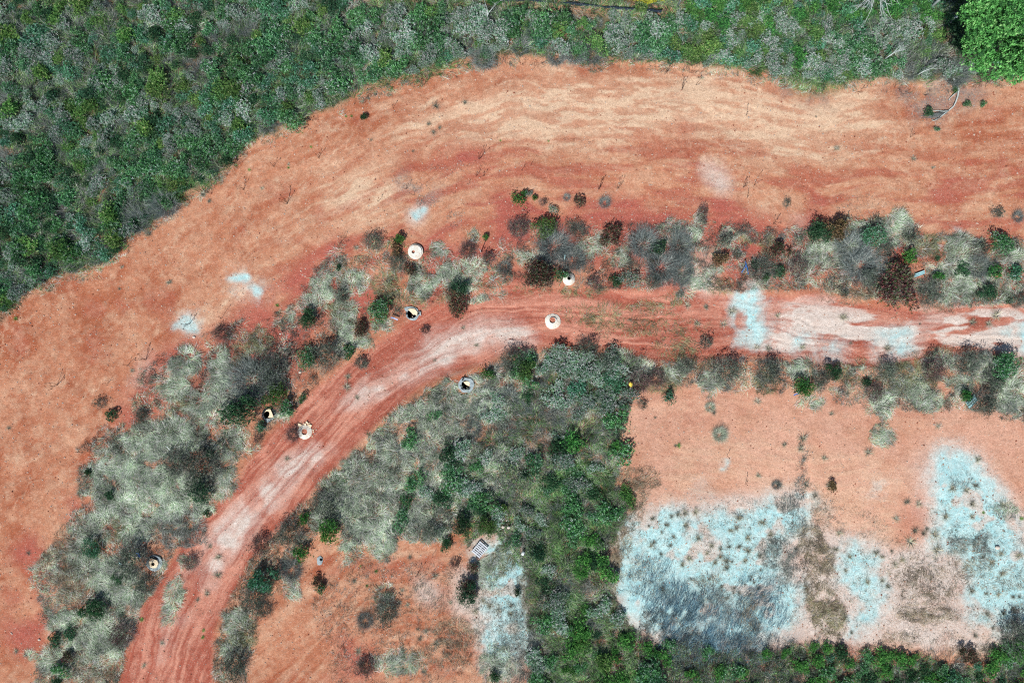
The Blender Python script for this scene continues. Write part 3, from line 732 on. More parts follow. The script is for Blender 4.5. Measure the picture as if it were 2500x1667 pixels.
# the big tree at the upper right: trunk, limbs, crown
def big_tree():
    cx, cy = W(2570, 2, 8.6); z0 = float(hz(cx, cy))
    t = bpy.data.objects.new("broadleaf_tree", None); C.objects.link(t); t.location = (cx, cy, z0)
    r = np.random.default_rng(5); m = MB(); tips = []
    m.tube([(3.0,1.9,-.2),(2.2,1.4,2.4),(.6,.5,5.2)], [.24,.19,.15], 8)
    for i in range(9):
        a = i*.7+r.random()*.4; R_ = 2.0+2.2*r.random(); zt = 4.2+1.8*r.random()
        zt += 3; p1 = (math.cos(a)*R_*.45, math.sin(a)*R_*.45, 5.6+r.random()*.8); p2 = (math.cos(a)*R_, math.sin(a)*R_, zt)
        m.tube([(0,.1,4.7+r.random()*.4), p1, p2], [.10,.07,.025], 6); tips.append(p2)
    link(m.mesh("trunk", M_bark, True), "trunk", t)
    lob = []
    for i in range(80):
        a = r.random()*2*PI; q = math.sqrt(r.random())*5.0; q *= 1+.12*math.sin(3*a+1)+.08*math.sin(7*a)
        lob.append((math.cos(a)*q, math.sin(a)*q, 8.2+(1-(q/5.4)**2)*2.0-r.random()*1.3, .55+.6*r.random()))
    for i in range(34):
        a = math.radians(160+110*r.random()); q = 1.5+3.0*r.random(); lob.append((math.cos(a)*q, math.sin(a)*q, 5.0+2.6*r.random(), .6+.5*r.random()))
    lob = np.array(lob); n = 13500; pk = r.choice(len(lob), n, p=lob[:, 3]**2/np.sum(lob[:, 3]**2))
    nr = r.normal(size=(n, 3)); nr[:, 2] = np.abs(nr[:, 2])*.9-.1; nr /= np.linalg.norm(nr, axis=1, keepdims=True)
    P = lob[pk, :3]+nr*lob[pk, 3][:, None]*np.array([1, 1, .7])*(.8+.3*r.random((n, 1)))
    per = 5; cc = jitter_cols([(70,122,64),(54,98,52),(94,146,84),(38,72,42),(116,158,100)], [5,4,3,2,1], n, r, .2)
    v_, f_, c_ = leaves(np.repeat(P, per, 0), np.repeat(nr, per, 0)*.4+r.normal(size=(n*per, 3))*.8, .2, .10, np.repeat(cc, per, 0))
    link(mk_mesh("crown", v_, f_, M_leaf, c_), "crown", t)
    tag(t, "big bright green leafy tree in the upper right corner", "tree")
big_tree()
for px, py, r_, k_, lab in [(1360,133,26,'smoky',"grey leafless bush at the slope's top edge, left of a row of three"),(1405,128,28,'smoky',"grey leafless bush at the slope's top edge, middle of a row of three"),(1448,130,26,'smoky',"grey leafless bush at the slope's top edge, right of a row of three"),
   (1180,140,30,'smoky',"grey leafless bush at the top edge of the slope above its pale middle"),(400,500,34,'smoky',"wide grey leafless bush at the thicket edge on the left"),(330,540,30,'smoky',"grey leafless bush at the thicket edge, farther left"),
   (2330,60,26,'dgreen',"dark green bush in the tree's shadow, upper"),(2345,110,24,'dgreen',"dark green bush in the tree's shadow, lower"),(2375,30,26,'dgreen',"dark green bush in the tree's shadow near the top")]:  # these three dark bushes are added to deepen the tree's shadow
    bush(px, py, r_, k_, lab)

# ------------------------------------------------------------------ grass and ground cover
GP = {  # palettes and shape of the grass kinds
 'sage':  ([(162,178,154),(136,154,130),(98,118,92),(200,208,186)], [4,4,3,2], .58, .024, .75, 330),
 'straw': ([(172,168,124),(142,144,102),(196,190,148),(104,110,76)], [4,3,2,2], .52, .022, .7, 210),
 'grey':  ([(134,140,134),(100,108,102),(168,170,164),(78,86,80)], [4,4,2,2], .52, .020, .9, 220),
 'brown': ([(160,146,122),(128,116,96),(186,174,150),(94,90,74)], [4,4,2,2], .46, .020, .9, 190),
 'greeng':([(78,116,68),(104,140,82),(58,92,56),(140,162,116)], [4,3,3,1], .45, .036, 1.0, 130),
 'slate': ([(84,116,130),(58,86,100),(120,150,160),(48,64,74)], [4,4,2,2], .62, .020, .9, 190),
 'dtwig': ([(80,86,82),(58,62,60),(104,106,98),(76,68,64)], [4,4,2,2], .60, .018, 1.3, 200),
}
flow_seed = 401; GG_ = {'sage': 1.06, 'grey': .80, 'slate': .80, 'greeng': .84, 'straw': .58, 'dtwig': .66}
def blades(P, kind, r, scale=1.0, swirl=None):
    qx, qy = P[:, 0]/S+1250, 833.5-P[:, 1]/S; ok = np.ones(len(P), bool)
    for a_, b_, c__ in KEEP: ok &= (qx-a_)**2+(qy-b_)**2 > (c__*.72)**2
    P = P[ok]; cols, w, L, wd, up, _ = GP[kind]; n = len(P)
    ang = fbm(P[:, 0]/1.7, P[:, 1]/1.7, flow_seed, 4)*4.6*PI+(0 if swirl is None else swirl)
    if kind == 'slate': ang = 1.25+(fbm(P[:, 0]/3, P[:, 1]/3, 444, 2)-.5)*1.6
    ang = ang+r.normal(size=n)*(.3 if kind == 'slate' else .62)
    lean = .55+.75*vnoise(P[:, 0]/1.1, P[:, 1]/1.1, 402)
    d = np.c_[np.cos(ang)*lean, np.sin(ang)*lean, up*(.5+.8*r.random(n))]; d /= np.linalg.norm(d, axis=1, keepdims=True)
    clump = (.38+1.24*vnoise(P[:, 0]/.45, P[:, 1]/.45, 403))[:, None]*(.8+.4*vnoise(P[:, 0]/1.7, P[:, 1]/1.7, 404))[:, None]
    col = jitter_cols(cols, w, n, r, .16)*clump*(GG_.get(kind, .70))
    Ls = L*scale*(.5+.8*r.random(n))/3
    return ribbon(P-np.array([0, 0, .03]), d, Ls, wd*(.7+.7*r.random(n)), 3, .95, .10, col, r)
PATCH = [  # kind, cx, cy, rx, ry, rot, density factor
 ('sage',795,695,40,40,0,1),('sage',760,745,32,30,0,.8),('straw',815,757,34,26,0,1),('sage',705,768,16,18,0,.8),('sage',1033,693,42,36,0,1.1),
 ('sage',1105,672,40,38,.3,1.1),('sage',1160,655,34,22,0,.8),('sage',867,690,34,34,0,.8),('straw',946,700,36,40,0,1),('sage',842,770,34,50,0,.9),
 ('sage',890,832,26,20,0,.9),('sage',840,830,24,40,0,.9),('sage',1073,606,26,18,0,1),('sage',1154,577,14,16,0,.8),('sage',930,795,26,16,0,.9),('straw',1000,740,40,20,0,.7),
 ('sage',1180,730,60,10,-.25,.6),('straw',1300,705,60,14,-.1,.35),('straw',1400,712,40,14,0,.6),('straw',1640,735,40,16,0,.6),('sage',1670,715,26,12,0,.7),
 ('straw',1100,730,30,20,0,.5),
 ('straw',1500,770,150,30,0,.30),('straw',1580,800,150,28,0,.28),('straw',1440,778,30,14,0,.6),('straw',1600,745,60,14,0,.5),('straw',1660,850,60,30,0,.55),('straw',1700,880,60,14,0,.5),
 ('sage',452,885,42,34,-.5,1.2),('sage',535,885,34,40,0,1.2),('sage',434,948,36,36,0,1.1),('sage',542,945,40,50,0,1.1),('straw',445,986,34,24,0,1),
 ('straw',632,842,30,46,.4,1),('straw',590,860,24,40,.3,.7),('sage',500,1000,50,40,0,1),('sage',434,1068,72,46,-.3,1.3),('sage',350,1090,60,50,0,1.2),('sage',560,1080,34,40,0,1),
 ('sage',620,880,30,30,0,.5),('grey',560,985,40,40,0,.8),('sage',690,1010,24,20,0,.8),
 ('sage',271,1154,56,56,0,1.3),('sage',361,1160,62,56,0,1.3),('sage',440,1190,54,50,0,1.1),('sage',540,1175,40,44,.6,.9),('sage',289,1225,62,50,0,1.3),('sage',398,1235,52,40,0,1.2),
 ('straw',361,1245,24,18,0,1.3),('straw',275,1290,30,26,0,1.3),('grey',440,1290,60,56,.6,1.3),('sage',330,1290,46,40,0,1.2),('sage',225,1290,40,40,0,1),('sage',480,1240,40,30,0,1),
 ('sage',264,1410,56,50,0,1.3),('sage',200,1360,40,46,0,1),('brown',145,1385,58,46,0,1),('brown',165,1320,36,36,0,.8),('brown',185,1430,52,46,0,1),
 ('sage',307,1445,50,44,0,1.2),('sage',250,1480,50,36,0,1.1),('sage',155,1517,42,26,-.3,1),('sage',235,1538,40,36,0,1.1),('sage',270,1570,36,40,0,1),
 ('sage',202,1582,46,38,0,1),('sage',126,1617,30,30,0,1),('sage',76,1606,20,16,0,.8),('brown',230,1640,60,36,0,1),('grey',100,1640,20,14,0,.5),
 ('sage',423,1452,24,48,.2,.9),('sage',410,1500,20,34,.1,.6),('sage',450,1370,26,20,0,.5),
 ('straw',1413,1600,4,4,0,0),
 ('sage',820,1240,60,40,-.6,1),('sage',708,1438,24,28,0,1),('sage',578,1518,34,32,0,1.1),('straw',596,1556,36,36,0,1.1),('sage',560,1580,26,30,0,1),('brown',660,1420,30,40,0,.6),('sage',770,1270,24,30,0,.8),
 ('sage',855,1330,26,46,0,.9),('sage',930,1320,44,46,0,1.1),('sage',905,1285,50,30,0,1),('sage',1040,1310,20,20,0,.5),
 ('brown',640,1390,26,30,0,.5),
 ('sage',1200,1380,40,44,.5,.9),('straw',1230,1365,30,44,0,.9),('sage',1190,1420,20,24,0,.3),('brown',1310,1440,50,60,0,1),
 ('sage',972,1617,66,36,0,.7),('brown',1116,1548,60,40,.3,.9),('brown',1090,1600,70,34,0,.6),('sage',1215,1620,50,46,0,.5),('grey',1262,1560,30,80,.2,.5),('sage',940,1460,26,34,0,.7),
 ('brown',1350,1520,50,60,0,.8),('grey',1300,1620,40,50,0,.8),
 ('sage',1640,905,34,26,0,.9),('sage',1735,935,30,34,0,.9),('straw',1870,930,34,36,0,.9),('sage',1957,897,38,24,0,1),('sage',1980,985,34,16,0,.8),('straw',2076,913,32,20,0,.9),
 ('sage',1550,905,50,26,0,.9),('straw',1620,925,50,34,0,1),('sage',1520,870,30,18,0,.8),('straw',2228,925,76,40,.2,1.3),('sage',2228,950,60,30,.2,1),('sage',2156,985,32,34,0,1),
 ('sage',2264,985,42,24,0,1),('sage',2430,905,60,30,0,1.1),('sage',2470,960,46,50,0,1.2),('sage',2152,1062,30,34,0,.9),('sage',2300,880,50,20,0,.8),('brown',2300,860,90,18,-.1,.5),
 ('sage',2350,935,40,20,0,.9),('straw',2120,890,80,12,0,.4),
 ('straw',2282,600,60,26,.1,1.2),('sage',2340,595,60,26,0,1),('sage',2180,560,44,36,-.5,1.1),('sage',2200,530,30,18,.6,.9),('sage',2090,555,30,18,0,.9),('sage',2060,610,50,44,0,.8),
 ('sage',2000,615,40,34,0,.6),('sage',1990,640,40,30,0,.7),('sage',2350,650,70,30,0,.8),('sage',2330,700,60,40,0,.9),('sage',2420,700,70,40,0,.8),('sage',2470,620,40,30,0,.9),('brown',2290,745,50,20,0,.6),
 ('brown',2060,725,60,20,0,.6),('brown',2100,700,60,30,0,.6),('straw',1816,585,22,16,0,.8),('straw',1867,590,26,18,0,.7),('straw',1870,625,20,16,0,.6),('sage',1780,560,16,14,0,.6),
 ('sage',1700,560,20,44,.2,.9),('sage',1640,560,30,30,0,.6),('sage',1450,600,40,30,0,.6),('sage',1520,630,30,26,0,.6),('brown',1560,640,40,26,0,.5),('sage',1290,625,50,20,0,.5),
 ('sage',1700,690,40,20,0,.6),('straw',1760,700,40,16,0,.5),('sage',1740,660,30,18,0,.5),
 ('sage',1140,700,30,20,-.3,.7),('straw',1455,708,24,16,0,.9),
 ('brown',1993,1353,38,76,-.3,1.1),('brown',2000,1270,26,50,0,.5),('straw',2025,1500,44,66,-.35,.45),('brown',2025,1500,48,70,-.35,.6),('brown',1990,1450,30,50,0,.6),
 ('brown',2264,1500,80,26,.05,.9),('brown',2270,1450,80,22,.05,.5),('brown',2290,1410,80,30,0,.3),('brown',2230,1400,60,40,0,.4),('brown',2370,1370,50,60,0,.4),
 ('grey',2340,1330,26,40,0,.6),('grey',2400,1340,20,44,0,.5),('grey',2390,1330,44,40,0,.25),
 ('grey',1925,1235,30,26,0,.8),('grey',1945,1290,30,26,0,.5),('grey',1900,1350,50,40,.3,.8),('grey',1925,1400,40,40,0,.5),('grey',1760,1470,60,36,0,.4),
 ('slate',1700,1480,70,60,0,.4),('slate',1740,1540,110,60,0,.42),('slate',1640,1490,60,60,0,.7),('slate',1850,1500,80,50,0,.4),('slate',1680,1590,80,50,0,.5),('slate',1800,1590,80,44,0,.4),
 ('slate',1590,1420,60,60,0,.35),('slate',1850,1440,60,40,0,.3),('brown',1830,1510,24,60,-.1,1),('brown',1720,1420,44,20,0,.6),
 ('brown',1490,1420,26,90,.1,1),('brown',1530,1240,44,70,.2,.9),('brown',1560,1170,60,34,0,.8),('brown',1510,1330,34,60,0,1),('brown',1560,1400,60,60,0,.25),
 ('straw',1360,1520,4,4,0,0),
 ('brown',2450,1420,60,40,0,.25),('brown',2200,1560,60,20,0,.5),('brown',2400,1590,90,20,0,.4),
 ('grey',2350,1180,30,30,0,.25),('sage',2460,1250,30,24,0,.5),
 ('grey',1962,1130,14,60,0,.35),('grey',1960,1190,18,30,0,.5),
]
CENTRAL = [(790,1185),(850,1120),(905,1062),(965,1010),(1022,960),(1109,918),(1181,905),(1236,872),(1326,858),(1405,860),(1489,866),(1545,880),(1600,900),
           (1560,950),(1530,1000),(1520,1100),(1500,1180),(1545,1210),(1510,1270),(1480,1370),(1485,1440),(1540,1530),(1600,1590),(1640,1800),(1310,1800),(1300,1600),(1290,1500),
           (1280,1400),(1270,1330),(1200,1300),(1150,1330),(1090,1335),(1050,1300),(1020,1290),(960,1300),(930,1330),(870,1320),(820,1280),(780,1260)]
BAND = T(4,(900,1000),(1250,830),(1500,700),(1750,680),(1980,540),(2100,330),(2352,60),(2352,880),(2100,1150),(1960,1320),(1700,1568),(500,1568),(560,1400),(900,1350)) 
BAND2 = [(560,1110),(620,1090),(500,1240),(440,1320),(395,1400),(345,1480),(300,1620),(280,1760),(60,1760),(90,1600),(130,1560),(70,1400),(130,1330),(190,1240),(200,1130),(280,1060),(420,1010)]
BAND3 = T(5,(-20,560),(300,380),(1150,560),(1200,690),(900,800),(560,840),(300,1000),(-20,1230))
BAND4 = T(5,(1150,280),(1700,290),(2352,300),(2352,740),(1700,740),(1280,700),(1050,600))
BAND5 = T(6,(0,260),(700,330),(1000,280),(1500,240),(1700,360),(2500,400),(2500,840),(1800,850),(1400,820),(1000,740),(400,760),(0,700))
BAND6 = T(6,(0,1230),(560,1190),(900,1230),(1200,1270),(1600,1240),(1900,1180),(2500,1190),(2500,1700),(2100,1540),(1700,1560),(1300,1560),(1000,1420),(700,1440),(300,1420),(0,1400))
BOTTOM = [(1560,1590),(1640,1560),(1760,1590),(1900,1590),(2020,1570),(2100,1600),(2200,1600),(2320,1620),(2420,1620),(2460,1560),(2900,1560),(2900,1850),(1560,1850)]
TOPSTRIP = [(860,-200),(1750,-200),(1660,40),(1560,34),(1400,20),(1200,12),(1040,8),(860,30)]
TOPGREEN = [(1665,30),(1720,30),(1800,40),(1900,38),(2010,55),(2120,60),(2230,30),(2300,60),(2330,20),(2600,-20),(2900,-200),(1700,-250)]

def sample_ellipse(cx, cy, rx, ry, rot, dens, r):
    n = int(PI*rx*ry*S*S*dens)
    if n < 1: return np.zeros((0, 3))
    a = r.random(n)*2*PI; q = r.random(n)**.62
    q = q*(.82+.36*vnoise(np.cos(a)*2+cx*.1, np.sin(a)*2+cy*.1, 88))
    x = np.cos(a)*q*rx; y = np.sin(a)*q*ry
    px = cx+x*math.cos(rot)-y*math.sin(rot); py = cy+x*math.sin(rot)+y*math.cos(rot)
    wx_, wy_ = W(px, py, .2); keep = vnoise(wx_/.6, wy_/.6, 89) > .18
    wx_, wy_ = wx_[keep], wy_[keep]
    return np.c_[wx_, wy_, hz(wx_, wy_)]
def sample_poly(poly, dens, r, z=.2, thr=0.0, ns=2.0, seed=90):
    P = np.array(poly); x0, y0 = P.min(0); x1, y1 = P.max(0)
    x0 = max(x0, -160); y0 = max(y0, -140); x1 = min(x1, 2660); y1 = min(y1, 1810)
    n = int((x1-x0)*(y1-y0)*S*S*dens); px = x0+r.random(n)*(x1-x0); py = y0+r.random(n)*(y1-y0)
    jx = (fbm(px/28, py/28, 91, 3)-.5)*34; jy = (fbm(px/28, py/28, 92, 3)-.5)*34
    k_ = in_poly(px+jx, py+jy, poly); px, py = px[k_], py[k_]
    if thr > 0:
        k_ = fbm(px*S/ns, py*S/ns, seed, 3) > thr; px, py = px[k_], py[k_]
    wx_, wy_ = W(px, py, z); return np.c_[wx_, wy_, hz(wx_, wy_)]
def on_track(P):
    i = np.clip(((P[:, 0]+50)/step).astype(int)+i0, 0, NX-1); j = np.clip(((P[:, 1]+35)/step).astype(int)+j0, 0, NY-1)
    return m_tr[i, j] > .55
gr = np.random.default_rng(77); acc = {k_: [] for k_ in GP}
for kd, cx, cy, rx, ry, rot, de in PATCH:
    P = sample_ellipse(cx, cy, rx, ry, rot, de*GP[kd][5], gr)
    if len(P): acc[kd].append(blades(P, kd, gr, .75+.25*min(rx, 40)/40, swirl=cx*.013))
def fill(kd, poly, dens, thr=0, ns=2.0, seed=90, scale=.8, offroad=True):
    P = sample_poly(poly, dens, gr, .2, thr, ns, seed)
    if offroad and len(P): P = P[~on_track(P)]
    if len(P): acc[kd].append(blades(P, kd, gr, scale))
fill('sage', CENTRAL, 120, .44, 2.2, 121); fill('grey', CENTRAL, 150, .42, 1.8, 122); fill('brown', CENTRAL, 110, .47, 2.5, 123); fill('greeng', CENTRAL, 26, .52, 1.8, 124); fill('dtwig', CENTRAL, 110, .48, 1.5, 154)
RIGHTC = [(1340,860),(1545,880),(1530,1000),(1500,1180),(1545,1210),(1480,1370),(1485,1440),(1540,1530),(1640,1800),(1320,1800),(1280,1400),(1200,1300),(1150,1330),(1100,1200),(1230,1000)]
fill('greeng', RIGHTC, 120, .42, 1.2, 160, 1.2); fill('grey', RIGHTC, 130, .42, 1.1, 161, 1.2); fill('brown', RIGHTC, 110, .46, 1.0, 164, 1.1)
GREENR = [(1440,1120),(1490,1140),(1505,1280),(1470,1390),(1400,1420),(1340,1350),(1330,1420),(1420,1460),(1540,1560),(1600,1700),(1330,1700),(1320,1560),(1290,1380),(1300,1180)]
fill('greeng', GREENR, 260, .34, 1.2, 162, 1.2)
LEFTC = [(790,1185),(965,1010),(1109,918),(1250,900),(1230,1200),(1080,1330),(930,1330),(820,1280),(780,1260)]
fill('sage', LEFTC, 260, .34, 2.0, 125, 1.0); fill('dtwig', LEFTC, 90, .46, 1.2, 155)
fill('grey', BAND2, 90, .3, 1.2, 126); fill('sage', BAND2, 170, .37, 1.5, 127); fill('brown', BAND2, 60, .5, 1.3, 165); fill('dtwig', BAND2, 50, .54, 1.3, 166)
fill('grey', BAND, 60, .50, 1.2, 128); fill('sage', BAND, 100, .54, 1.4, 167); fill('brown', BAND, 50, .53, 1.1, 168); fill('dtwig', BAND, 110, .5, 1.1, 169)
fill('brown', BAND3, 70, .49, 1.2, 129); fill('sage', BAND3, 80, .56, 1.3, 170); fill('dtwig', BAND3, 80, .54, 1.0, 171); fill('greeng', BAND3, 30, .6, 1.0, 172)
fill('grey', BAND4, 70, .50, 1.1, 130, .7); fill('brown', BAND4, 60, .52, .9, 131, .7); fill('dtwig', BAND4, 150, .52, 1.4, 173); fill('sage', BAND4, 50, .56, 1.2, 174, .8)
fill('grey', BAND5, 80, .49, 1.1, 132, .7); fill('brown', BAND5, 80, .47, 1.3, 133, .7); fill('sage', BAND5, 110, .50, 1.6, 134, .8); fill('dtwig', BAND5, 120, .48, 1.4, 175)
fill('grey', BAND6, 90, .42, 1.2, 135, .7); fill('brown', BAND6, 60, .45, 1.3, 136, .7); fill('sage', BAND6, 120, .46, 1.6, 137, .8); fill('dtwig', BAND6, 110, .5, 1.3, 176)
SIDE = [(615,1290),(700,1190),(790,1160),(860,1180),(790,1280),(700,1400),(640,1470),(610,1560),(600,1700),(500,1700),(530,1540),(575,1420)]
fill('dtwig', SIDE, 120, .42, 1.2, 177); fill('brown', SIDE, 90, .42, 1.1, 178); fill('sage', SIDE, 90, .46, 1.3, 179)
fill('greeng', BOTTOM, 190, .4, 1.1, 138); fill('grey', BOTTOM, 120, .42, 1.1, 139); fill('sage', BOTTOM, 60, .5, 1.3, 140); fill('dtwig', BOTTOM, 120, .44, 1.2, 180)
LOWDARK = [(1560,1480),(1640,1500),(1760,1560),(1860,1540),(1960,1570),(2060,1560),(2180,1590),(2330,1590),(2450,1590),(2470,1480),(2520,1460),(2600,1700),(1560,1700)]
fill('dtwig', LOWDARK, 90, .48, 1.0, 181, 1.0, False); fill('slate', LOWDARK, 30, .5, 1.4, 182); fill('brown', LOWDARK, 70, .46, 1.2, 183)
fill('grey', THICKET, 60, .38, 1.6, 141, 1.2); fill('greeng', THICKET, 110, .36, 1.8, 142, 1.3); fill('sage', THICKET, 40, .52, 1.5, 143, 1.3); fill('dtwig', THICKET, 60, .46, 2.2, 184, 1.2)
fill('brown', TOPSTRIP, 80, .42, 1.2, 144, .8); fill('greeng', TOPSTRIP, 40, .52, 1.2, 145, .8); fill('greeng', TOPGREEN, 300, 0, 1, 146, .9); fill('greeng', [(1680,30),(1960,30),(1960,120),(1850,180),(1700,150)], 260, .3, 1.2, 193, 1.4)
EDGEB = [(x_, y_-6) for x_, y_ in EDGE if x_ > -200]+[(x_, y_+20) for x_, y_ in EDGE[::-1] if x_ > -200]
fill('sage', EDGEB, 90, .5, 1.3, 147, .8); fill('brown', EDGEB, 50, .48, .9, 148, .6); fill('dtwig', EDGEB, 60, .48, 1.2, 185, .8)
fill('greeng', [(1900,188),(1960,180),(2080,186),(2070,212),(2000,222),(1930,212)], 260, .3, 1, 186, .5)
CLEAR = T(9,(-300,400),(600,300),(900,200),(1700,650),(1700,300),(2600,400),(2600,1500),(1500,1250),(900,1150),(600,1250),(-300,900))
fill('grey', CLEAR, 34, .50, .7, 149, .6, False); fill('brown', CLEAR, 40, .49, .8, 150, .6, False)
VERT = T(9,(870,600),(980,580),(1060,700),(1100,900),(1080,1100),(1150,1300),(950,1320),(900,1050),(860,850))
fill('brown', VERT, 90, .46, .9, 187, 1.0, False)
LOWC = [(830,1350),(1180,1380),(1290,1500),(1290,1700),(830,1700),(760,1480)]
fill('brown', LOWC, 60, .52, .8, 151, .7); fill('grey', LOWC, 46, .52, .7, 152, .7); fill('dtwig', LOWC, 30, .55, .7, 189, .8)
WEDGE = [(1180,1370),(1290,1380),(1300,1700),(1180,1700),(1215,1560),(1200,1450)]
fill('grey', WEDGE, 60, .5, .9, 190, 1.0); fill('brown', WEDGE, 50, .5, .9, 191, 1.0)
for pl, dn in ((T(2,(380,1190),(660,1210),(640,1300),(420,1280)), 40), (T(2,(530,1320),(700,1320),(690,1400),(540,1400)), 120), (T(2,(750,1430),(850,1430),(850,1530),(760,1530)), 110), (T(2,(590,1140),(900,1080),(900,1120),(600,1170)), 40), (T(3,(1050,1300),(1500,1330),(1350,1480),(1080,1450)), 36),
               (T(3,(1340,600),(1900,600),(2130,620),(1850,740),(1800,860),(1660,820)), 30), (T(2,(1530,925),(1780,925),(1740,970),(1540,970)), 40), (T(2,(420,560),(720,690),(700,740),(620,740)), 10)):
    fill('grey', pl, dn, .3, .8, 192, .45)
STUFFL = {'sage':"pale sage dry grass lying combed in tussocks beside the track", 'straw':"yellowish straw grass in loose tufts", 'grey':"grey dry grass and dead stalks between the bushes",
          'brown':"brownish dry grass on the clearings", 'greeng':"short green grass and creepers", 'slate':"dark slate-blue grass over the blue-white gravel", 'dtwig':"dark dead stalks and fine twigs between the bushes"}
STUFFN = {'sage':'pale_grass','straw':'straw_grass','grey':'grey_grass','brown':'brown_grass','greeng':'green_grass','slate':'dark_grass','dtwig':'dry_brush'}
for kd, parts in acc.items():
    v_, f_, c_ = join(parts); tag(link(mk_mesh(STUFFN[kd], v_, f_, M_grass, c_), STUFFN[kd]), STUFFL[kd], 'grass', kind='stuff')

def stones(n, seed):
    r = np.random.default_rng(seed); px = r.random(n)*2700-100; py = r.random(n)*1860-100; x, y = W(px, py)
    i = np.clip(((x+50)/step).astype(int)+i0, 0, NX-1); j = np.clip(((y+35)/step).astype(int)+j0, 0, NY-1)
    k_ = (m_th[i, j] < .3) & (r.random(n) < np.where(m_tr[i, j] > .5, .45, .5+.5*sstep(.4, .6, fbm(x/2, y/2, 601, 3)))); x, y, i, j = x[k_], y[k_], i[k_], j[k_]; n = len(x)
    s_ = .016+.05*r.random(n)**4; base = np.array([[-1,-1,-.3],[1,-1,-.3],[1,1,-.3],[-1,1,-.3],[-.6,-.6,.8],[.6,-.6,.8],[.6,.6,.8],[-.6,.6,.8]])
    V = base[None]*(s_[:, None, None]*np.array([1, 1, .8]))*(1+.5*(r.random((n, 8, 3))-.5)); a = r.random(n)*6.28; ca, sa = np.cos(a)[:, None], np.sin(a)[:, None]
    V = np.stack([V[..., 0]*ca-V[..., 1]*sa+x[:, None], V[..., 0]*sa+V[..., 1]*ca+y[:, None], V[..., 2]+HT[i, j][:, None]+.005], -1)
    Fb = np.array([[4,5,6,7],[0,1,5,4],[1,2,6,5],[2,3,7,6],[3,0,4,7]]); F = (np.arange(n)*8)[:, None, None]+Fb[None]
    cs = np.array([lin(c_) for c_ in [(236,214,196),(214,170,146),(176,110,88),(150,92,76),(205,196,188)]])[r.choice(5, n, p=[.42,.32,.14,.02,.10])]
    tag(link(mk_mesh("loose_stones", V.reshape(-1, 3), F.reshape(-1, 4), M_grass, np.repeat(cs, 8, 0)), "loose_stones"), "small pale and rusty stones strewn over the bare ground", "stones", kind='stuff')
stones(44000, 3)

# ------------------------------------------------------------------ shrubs of the dense thickets, each its own object
def poisson(poly, rmin, n_try, r, clip=(-110,-90,2610,1760)):
    P = np.array(poly); x0, y0 = np.maximum(P.min(0), clip[:2]); x1, y1 = np.minimum(P.max(0), clip[2:])
    grid = {}; out = []
    px = x0+r.random(n_try)*(x1-x0); py = y0+r.random(n_try)*(y1-y0)
    ok = in_poly(px, py, poly); px, py = px[ok], py[ok]
    for a, b in zip(px, py):
        g = (int(a//rmin), int(b//rmin)); bad = False
        for i in (-1, 0, 1):
            for j in (-1, 0, 1):
                for q in grid.get((g[0]+i, g[1]+j), ()):
                    if (q[0]-a)**2+(q[1]-b)**2 < rmin*rmin: bad = True; break
        if not bad: grid.setdefault(g, []).append((a, b)); out.append((a, b))
    return out
tr_ = np.random.default_rng(99); extra = {'leaf': []}
cnt = {}
CLR = {'pale':'pale dry','green':'green leafy','silver':'silver grey-green','smoky':'grey leafless','ygreen':'yellow-green leafy','teal':'blue-green leafy','dgreen':'dark green','dark':'dark twiggy','bright':'vivid green'}
def place_shrub(px, py, rad, kd, where, grp):
    if kept(px, py, 1.0+rad/60) or kept(px, py-6, 1.3): return
    c_ = CLR[kd]; key = NM[kd]
    sz = 'small' if rad < 17 else ('large' if rad > 27 else 'medium'); lab = f"{sz} {c_} shrub {where}{area(px, py)}"
    if cnt.get(key, 0) >= 290 or not (-60 < px < 2560 and -60 < py < 1727):
        rest.append((px, py, rad, kd)); return
    cnt[key] = cnt.get(key, 0)+1
    shrub(px, py, rad, kd, lab, f"{c_} shrubs {grp}", key, key.replace('_', ' '))
rest = []
NM = {'pale':'pale_shrub','green':'green_shrub','bright':'green_shrub','silver':'silver_shrub','smoky':'dead_shrub','ygreen':'yellowish_shrub','teal':'bluish_shrub','dgreen':'dark_shrub','dark':'dark_shrub'}
def area(px, py):
    if px < 820 and py < 800 and py < np.interp(px, e[:, 0], e[:, 1]):
        if np.interp(px, e[:, 0], e[:, 1])-py < 70: return ", at the edge of the cleared slope"
        if py < 110: return ", at the top border" if px > 250 else ", in the top left corner"
        if px < 90: return ", at the left border"
        return ", inner upper part" if py < 260 else ", inner lower part"
    if py < 300 and px > 820:
        if np.interp(px, e[:, 0], e[:, 1])-py < 55: return ", at the slope's edge"
        return ", west half" if (px < 1250 or 1650 < px < 2020) else ", east half"
    if 780 < px < 1650 and py > 850: return (", upper part" if py < 1080 else (", middle part" if py < 1330 else ", lower part"))
    return ""
inner = [(x_, y_-16) for x_, y_ in EDGE]+[(2900,-400),(-400,-400)]
